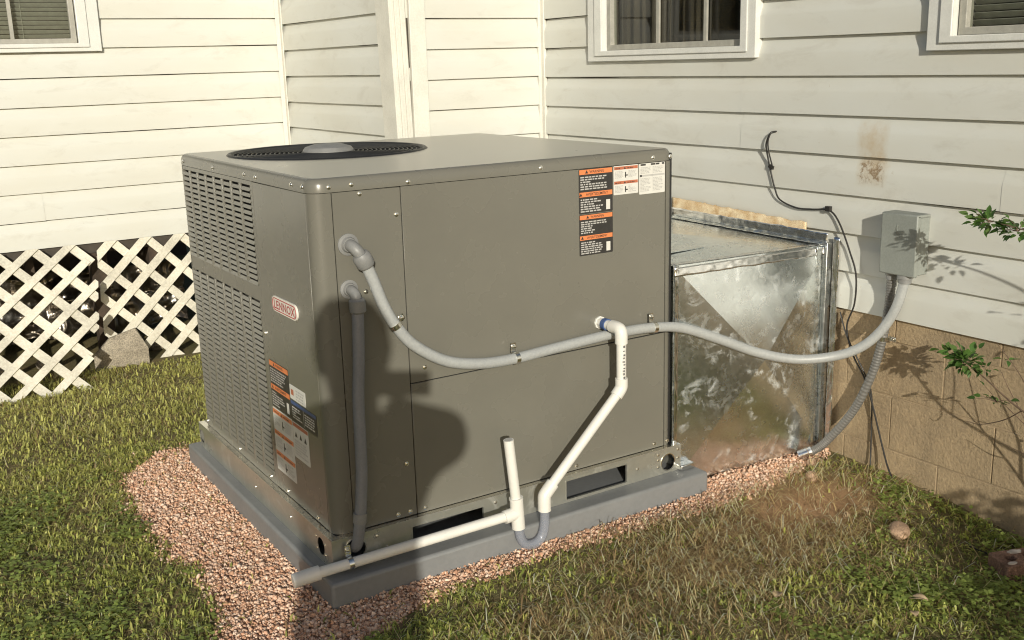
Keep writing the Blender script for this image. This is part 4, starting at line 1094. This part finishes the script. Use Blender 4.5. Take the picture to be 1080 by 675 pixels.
for cnt, box_, hs in ((122000, (-1.7, .15, -.75, 1.6), .88), (92000, (-1.9, 1.2, 1.3, 3.0), 1.05), (100000, (-.35, 1.95, -1.75, -.08), .75), (18000, (-2.6, -1.6, -.9, 2.9), 1.1)):
    X, Y = lawn_sites(cnt, box_[0], box_[1], box_[2], box_[3]); n = len(X)
    dry = np.array([dry_amount(a, b) for a, b in zip(X, Y)])
    pat = np.array([mnoise.noise(Vector((a*2.2, b*2.2, 6.0))) for a, b in zip(X, Y)])
    yel = np.clip(.25+.5*((Y-.2)/2.2), .12, .75)+.25*pat       # the far lawn is yellower and drier
    isdry = rng.random(n) < np.clip(dry*.85+.10+.10*np.clip(yel, 0, 1), 0, .95)
    gi = rng.integers(0, len(GREEN), n); c = GREEN[gi]*rng.uniform(.75, 1.4, (n, 1))
    t = np.clip(yel, 0, 1)[:, None]; c = c*(1-t)+np.array([(.56, .53, .18)])*rng.uniform(.4, 1.35, (n, 1))*t
    c[isdry] = STRAW[rng.integers(0, len(STRAW), isdry.sum())]*rng.uniform(.75, 1.15, (isdry.sum(), 1))
    h_ = rng.uniform(.012, .048, n)*hs*(1+.45*pat); wd = np.where(rng.random(n) < .5, rng.uniform(.0014, .0030, n), rng.uniform(.0035, .0085, n))
    ln = np.where(isdry, rng.uniform(.85, 1.34, n), np.clip(rng.beta(2.4, 1.1, n)*1.12, .1, 1.25)); h_[isdry] *= rng.uniform(.7, 1.5, isdry.sum()); wd[isdry] *= .55
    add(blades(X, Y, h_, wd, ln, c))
def straw(count, x0, x1, y0, y1, fac):
    X = rng.uniform(x0, x1, count); Y = rng.uniform(y0, y1, count)
    dr_ = np.array([max(0, dry_amount(a, b)) for a, b in zip(X, Y)])
    ok = (rng.random(count) < (dr_*fac+.03)*np.array([1-.85*dirt_amount(a, b) for a, b in zip(X, Y)])) & (X < 1.93) & ~((X > -.08) & (X < 1.35) & (Y > -.11))
    ok &= np.array([not in_poly(a, b-.01, GRAVEL) for a, b in zip(X, Y)]); X, Y = X[ok], Y[ok]; n = len(X)
    c = STRAW[rng.integers(0, len(STRAW), n)]*rng.uniform(.7, 1.25, (n, 1))
    V, F, C = blades(X, Y, rng.uniform(.03, .085, n), rng.uniform(.0014, .0034, n), rng.uniform(1.12, 1.36, n), c); V[:, 2] += np.repeat(rng.uniform(.004, .022, n), 5); add((V, F, C))
straw(30000, .0, 1.93, -1.3, -.12, .8); straw(9000, -1.6, .0, -.7, 2.6, .3)
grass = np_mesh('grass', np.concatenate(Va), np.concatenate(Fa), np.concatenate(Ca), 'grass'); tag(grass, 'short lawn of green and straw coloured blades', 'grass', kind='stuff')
# low broad-leaved weeds among the blades
Va, Fa, Ca = [], [], []; off = 0
sites = []
for _ in range(9000):
    x, y = (rng.uniform(-1.5, .0), rng.uniform(-.7, 1.3)) if rng.random() < .6 else (rng.uniform(.9, 1.93), rng.uniform(-1.4, -.35))
    k = mnoise.noise(Vector((x*3.1, y*3.1, 21)))
    if k < -.25+.3*rng.random() or in_poly(x, y, GRAVEL) or dry_amount(x, y) > .35: continue
    sites.append((x, y))
for (x, y) in sites:
    nl = rng.integers(3, 7); z = gz(x, y)
    for _ in range(nl):
        a = rng.uniform(0, 6.28); l_ = rng.uniform(.007, .019); w_ = l_*rng.uniform(.35, .55); h_ = rng.uniform(.008, .030); r0 = rng.uniform(.001, .014)
        d = np.array([math.cos(a), math.sin(a), 0]); s = np.array([-d[1], d[0], 0]); b = np.array([x, y, z+h_])+d*r0; tilt = rng.uniform(-.3, .5)
        q = np.stack([b, b+d*l_*.5+s*w_+[0, 0, tilt*l_*.5], b+d*l_+[0, 0, tilt*l_], b+d*l_*.5-s*w_+[0, 0, tilt*l_*.5]])
        Va.append(q); Fa.append(np.array([[0, 1, 2], [0, 2, 3]])+off); off += 4
        c = np.array((.34, .42, .11))*rng.uniform(.5, 1.4); Ca.append(np.repeat(c[None], 4, 0))
wd_ = np_mesh('weeds', np.concatenate(Va), np.concatenate(Fa), np.concatenate(Ca), 'grass'); tag(wd_, 'low broad-leaved weeds growing through the lawn', 'weeds', kind='stuff')

# ------------------------------------------------------------------ loose things on the ground
def pebble(name, label, cat, x, y, sx, sy, sz, mat, seedv, rz=0, sink=.35):
    bm = bmesh.new(); bmesh.ops.create_icosphere(bm, subdivisions=3, radius=1)
    for v in bm.verts:
        v.co *= 1+.16*mnoise.noise(v.co*1.6+Vector((seedv, 0, 0)))+.05*mnoise.noise(v.co*5+Vector((seedv, 3, 0)))
        v.co = Vector((v.co.x*sx, v.co.y*sy, v.co.z*sz))
    me = bpy.data.meshes.new(name); bm.to_mesh(me); bm.free(); me.shade_smooth(); me.materials.append(M[mat])
    o = bpy.data.objects.new(name, me); coll.objects.link(o); o.location = (x, y, gz(x, y)+sz*(1-sink)); o.rotation_euler = (0, 0, rz); return tag(o, label, cat)
pebble('stone', 'rounded brown stone lying alone on the grass', 'stone', 1.60, -.67, .046, .033, .024, 'stone', 3, .6, -.05)
pebble('stone', 'reddish stone at the foot of the foundation beside the duct', 'stone', 1.70, -.225, .026, .020, .020, 'stone', 8, 1.2)
pebble('stone', 'small reddish stone under the end of the flexible conduit', 'stone', 1.80, -.135, .022, .018, .016, 'stone', 12, .3)
pebble('stone', 'pale flat pebble on the bare soil', 'stone', 1.555, -.50, .015, .009, .013, 'dead_leaf', 15, .3)
# old cored brick
bk = thing('old_brick', 'weathered cored brick with mortar smears lying in the grass', 'brick', (1.73, -1.03, gz(1.73, -1.03)))
def bkf(u, v, w):
    a = R(-24); q = Vector((u*math.cos(a)-v*math.sin(a), u*math.sin(a)+v*math.cos(a), w)); return (1.755+q.x, -1.005+q.y, gz(1.73, -1.03)+.004+w+u*.05)
mb = MB(); mb.plate([(-.10, -.048), (.10, -.048), (.10, .048), (-.10, .048)], [circ(-.058, 0, .017, 14), circ(0, 0, .017, 14), circ(.058, 0, .017, 14)], bkf, .062, .0)
mb.build('brick_body', 'brick', bk, bev=.004)
mb = MB()
for cx, cy, r_ in ((-.03, .028, .022), (.035, -.030, .026), (-.075, -.034, .015), (.08, .02, .016)):
    mb = MB(); mb.plate([(cx+r_*math.cos(t)*(1+.35*mnoise.noise(Vector((t*2, cx*50, 0)))), cy+r_*.45*math.sin(t)*(1+.35*mnoise.noise(Vector((t*2, cx*50, 3))))) for t in np.linspace(0, 6.28, 15)[:-1]], [], bkf, .0650, .060)
    mb.build('mortar_smear', 'mortar_blot', bk)
def leaf_obj(x, y, s, rz, label):
    mb = MB()
    def fn(u, v):
        w_ = math.sin(math.pi*min(1, u*1.02))**.8*.42; a = (u-.5)*s; b = (v-.5)*s*w_*1.6
        q = (a*math.cos(rz)-b*math.sin(rz), a*math.sin(rz)+b*math.cos(rz)); return (x+q[0], y+q[1], gz(x, y)+.022+.18*abs(v-.5)*s+.12*s*math.sin(u*4))
    mb.grid(fn, 10, 6); tag(mb.build('fallen_leaf', 'dead_leaf', None, smooth=180, solid=.0006), label, 'leaf', 'fallen leaves on the grass')
leaf_obj(.982, -.748, .045, .5, 'curled tan leaf on the straw in front of the unit'); leaf_obj(1.287, -.975, .050, 2.1, 'brown leaf on shaded grass close to the brick'); leaf_obj(1.21, -1.02, .035, .9, 'small tan leaf next to the brown one')
leaf_obj(1.62, -.52, .040, 1.2, 'pale leaf on the soil above the brown stone')

# ------------------------------------------------------------------ shrub reaching in from the right
sh = thing('shrub', 'thin green leafed shrub reaching in front of the foundation and siding', 'shrub', (1.66, -1.52, gz(1.66, -1.52)))
def twig(pts, r0, r1, name='branch', n=6):
    q = spline(pts, n); MB().tube(q, [r0+(r1-r0)*i/(len(q)-1) for i in range(len(q))], 7).build(name, 'bark', sh); return q
BASE = (1.64, -1.62, -.14)
twig([BASE, (1.67, -1.60, .10), (1.70, -1.56, .35), (1.70, -1.52, .62), (1.66, -1.50, .80)], .014, .006, 'stem')
qa = twig([(1.66, -1.50, .80), (1.67, -1.34, .855), (1.69, -1.14, .88), (1.70, -.97, .89), (1.705, -.80, .912)], .0045, .0012)
qb = twig([(1.69, -1.57, .30), (1.71, -1.34, .31), (1.735, -1.12, .335), (1.76, -.94, .36), (1.785, -.78, .43), (1.79, -.70, .462)], .0055, .0013)
qc = twig([(1.68, -1.59, .16), (1.74, -1.36, .13), (1.80, -1.16, .17), (1.835, -.96, .26), (1.85, -.82, .335)], .0045, .0012)
qd = twig([(1.80, -1.16, .17), (1.83, -1.08, .27), (1.84, -1.00, .37), (1.85, -.93, .44)], .0035, .0010)
# each leaf a mesh of its own: pointed oval with a folded midrib
lm_cols = [(.070, .145, .030), (.095, .185, .040), (.050, .110, .024), (.125, .205, .055)]
leaf_meshes = []
for ci, col in enumerate(lm_cols):
    V, F = [], []
    for i in range(7):
        u = i/6; w_ = .30*math.sin(math.pi*u**.8)+.004
        for k, sgn in ((0, -1), (1, 0), (2, 1)): V.append((u, sgn*w_, abs(sgn)*w_*.35-.18*u*u))
    for i in range(6):
        for k in range(2): F.append((i*3+k, i*3+k+1, i*3+k+4, i*3+k+3))
    me = bpy.data.meshes.new('leaf'); me.from_pydata(V, [], F); me.shade_smooth(); me.materials.append(M['leaf'])
    at = me.color_attributes.new('Col', 'FLOAT_COLOR', 'POINT'); at.data.foreach_set('color', np.tile(np.array([*col, 1], np.float32), len(V)).ravel()); leaf_meshes.append(me)
rl = random.Random(9)
def put_leaf(q, s, d):
    o = bpy.data.objects.new('leaf', rl.choice(leaf_meshes)); coll.objects.link(o); o.parent = sh
    o.location = Vector(q)-ORG[sh.name]
    d = Vector(d).normalized(); o.rotation_euler = d.to_track_quat('X', 'Z').to_euler(); o.rotation_euler.x += rl.uniform(-.7, .7); o.scale = (s, s, s)
def cluster(c, rad, n, s, bias=(0, 0, 0)):
    for _ in range(n):
        d = Vector((rl.gauss(0, 1), rl.gauss(0, 1), rl.gauss(0, .8)))+Vector(bias)
        q = Vector(c)+Vector((d.x*rad[0], d.y*rad[1], d.z*rad[2]))*.5
        put_leaf(q, s*rl.uniform(.6, 1.25), d+Vector((0, .4, .2)))
cluster((1.700, -.825, .905), (.024, .050, .020), 62, .027, (0, .3, 0)); cluster((1.695, -.92, .890), (.028, .06, .022), 52, .027); cluster((1.69, -1.04, .88), (.028, .06, .022), 20, .026)
cluster((1.79, -.725, .455), (.022, .040, .030), 85, .031, (0, .2, .1)); cluster((1.79, -.655, .472), (.012, .025, .010), 10, .027); cluster((1.775, -.80, .455), (.015, .03, .016), 12, .027)
cluster((1.80, -.835, .350), (.010, .016, .010), 9, .022); cluster((1.76, -.875, .50), (.010, .02, .006), 5, .022)
for q_, step in ((qc, 7), (qd, 6), (qb, 9)):
    for i in range(6, len(q_), step): put_leaf(q_[i], rl.uniform(.014, .024), (rl.uniform(-1, 1), rl.uniform(-.2, 1), rl.uniform(-.4, .6)))
for c_ in ((1.79, -.725, .455), (1.70, -.83, .905), (1.695, -.92, .89), (1.80, -.835, .35)):
    for _ in range(7):
        d_ = Vector((rl.uniform(-.03, .03), rl.uniform(-.05, .06), rl.uniform(-.02, .04))); q_ = twig([c_, Vector(c_)+d_*.5+Vector((0, 0, .004)), Vector(c_)+d_], .0014, .0006, 'twig', 3)
        put_leaf(q_[-1], rl.uniform(.018, .030), d_)
twig([(1.74, -1.02, .345), (1.80, -.90, .45), (1.83, -.80, .52)], .002, .0008); twig([(1.76, -.94, .36), (1.80, -.86, .30), (1.84, -.76, .25), (1.86, -.70, .24)], .002, .0008)
twig([(1.82, -1.06, .21), (1.85, -.94, .19), (1.87, -.82, .20)], .002, .0008); twig([(1.84, -.93, .27), (1.87, -.83, .37), (1.88, -.79, .42)], .0018, .0008)
cluster((1.66, -1.50, .80), (.10, .10, .10), 40, .033)
# low bush standing out of view towards the sun; its dappled shade lies on the grass and the foot of the foundation
bs = thing('bush', 'low leafy bush standing out of view beside the lawn', 'bush', (1.22, -2.35, gz(1.22, -2.35)))
for k in range(9):
    a = k*.7; MB().tube(spline([(1.22, -2.35, -.14), (1.22+.10*math.cos(a), -2.35+.10*math.sin(a), .12), (1.22+.26*math.cos(a), -2.35+.24*math.sin(a), .36+.02*(k % 3))], 5), .006, 6).build('stem', 'bark', bs)
nb = 1500; dv = rng.normal(size=(nb, 3)); dv /= np.linalg.norm(dv, axis=1)[:, None]; dv *= rng.uniform(.45, 1, (nb, 1))**.5
cen = np.array([1.22, -2.35, .20])+dv*np.array([.52, .40, .30])*(1+.25*np.array([mnoise.noise(Vector(q*2.5)) for q in dv]))[:, None]
la = rand_rot(nb); lv = np.array([(0, 0, 0), (.5, .28, .05), (1, 0, -.08), (.5, -.28, .05)])*.05
V = (la@lv.T).transpose(0, 2, 1)+cen[:, None]; k4 = np.arange(nb)[:, None]*4
F = np.concatenate([k4+np.array([[0, 1, 2]]), k4+np.array([[0, 2, 3]])]); C = np.repeat(np.array([(.07, .13, .03)])*rng.uniform(.7, 1.3, (nb, 1)), 4, 0)
cr = np_mesh('crown', V.reshape(-1, 3)-np.array(ORG[bs.name]), F, C, 'leaf'); cr.parent = bs; cr['kind'] = 'stuff'

# ------------------------------------------------------------------ the photographer (stands behind the camera, casts the shadow on the unit)
FWD = Vector((math.cos(YAW), math.sin(YAW), 0)); RGT = Vector((math.sin(YAW), -math.cos(YAW), 0))
PB = Vector((-1.455, -3.02, 0)); GZ = G-.03
def pp(r_, f_, z): return PB+RGT*r_+FWD*f_+Vector((0, 0, z))
J = {'pelvis': (pp(0, 0, .90), .155), 'belly': (pp(0, 0, 1.06), .150), 'chest': (pp(0, 0, 1.27), .185), 'neck0': (pp(0, .01, 1.43), .085), 'neck': (pp(0, .02, 1.50), .062), 'head': (pp(0, .035, 1.60), .095), 'crown': (pp(0, .03, 1.70), .085)}
E_ = [('pelvis', 'belly'), ('belly', 'chest'), ('chest', 'neck0'), ('neck0', 'neck'), ('neck', 'head'), ('head', 'crown')]
for s, n_ in ((-1, 'l'), (1, 'r')):
    J[n_+'sh'] = (pp(s*.18, 0, 1.40), .112); J[n_+'el'] = (pp(s*.265, .12, 1.345), .096); J[n_+'wr'] = (pp(s*.11, .355, 1.345), .062); J[n_+'pa'] = (pp(s*.075, .43, 1.365), .034)
    J[n_+'hip'] = (pp(s*.10, 0, .82), .105); J[n_+'kn'] = (pp(s*.12, .02, .44), .068); J[n_+'an'] = (pp(s*.13, -.01, .04), .047); J[n_+'ft'] = (pp(s*.15, .15, -.045), .045)
    E_ += [('chest', n_+'sh'), (n_+'sh', n_+'el'), (n_+'el', n_+'wr'), (n_+'wr', n_+'pa'), ('pelvis', n_+'hip'), (n_+'hip', n_+'kn'), (n_+'kn', n_+'an'), (n_+'an', n_+'ft')]
    for k in range(5):
        a = pp(s*(.078-.002*k), .445, 1.378-.016*k); b = pp(s*.062, .452, 1.380-.017*k); c = pp(s*.040, .448, 1.380-.017*k)
        if k == 0: a, b, c = pp(s*.070, .425, 1.392), pp(s*.055, .424, 1.402), pp(s*.035, .424, 1.404)
        for q, nm in ((a, 'a'), (b, 'b'), (c, 'c')): J[f'{n_}f{k}{nm}'] = (q, .0095 if nm != 'c' else .008)
        E_ += [(n_+'pa', f'{n_}f{k}a'), (f'{n_}f{k}a', f'{n_}f{k}b'), (f'{n_}f{k}b', f'{n_}f{k}c')]
pt = thing('person', 'person in dark clothes standing and holding up a phone, seen only by their shadow', 'person', (PB.x, PB.y, GZ-.06))
ks = list(J); me = bpy.data.meshes.new('body')
me.from_pydata([tuple(J[k][0]-ORG[pt.name]) for k in ks], [(ks.index(a), ks.index(b)) for a, b in E_], [])
po = bpy.data.objects.new('body', me); coll.objects.link(po); po.parent = pt
po.modifiers.new('skin', 'SKIN'); 
sv = me.skin_vertices[0].data
for i, k in enumerate(ks): sv[i].radius = (J[k][1],)*2; sv[i].use_root = (k == 'pelvis')
sd_ = po.modifiers.new('sub', 'SUBSURF'); sd_.levels = 2; sd_.render_levels = 2
me.materials.append(M['cloth'])
mb = MB(); mb.lathe([(.098, 1.60), (.112, 1.66), (.104, 1.73), (.07, 1.785), (.01, 1.80)], (pp(0, .02, 0).x, pp(0, .02, 0).y, 0), seg=24); mb.build('hair', 'hair', pt, smooth=180)
ph = MB(); c_ = CAM-fw*.030
c_ = c_-rt2*.045
ph.obox(c_, rt2*.074, up2*.037, fw*.004); tag(ph.build('phone', 'phone', None, bev=.003), 'black phone held up in both hands, out of view', 'phone')
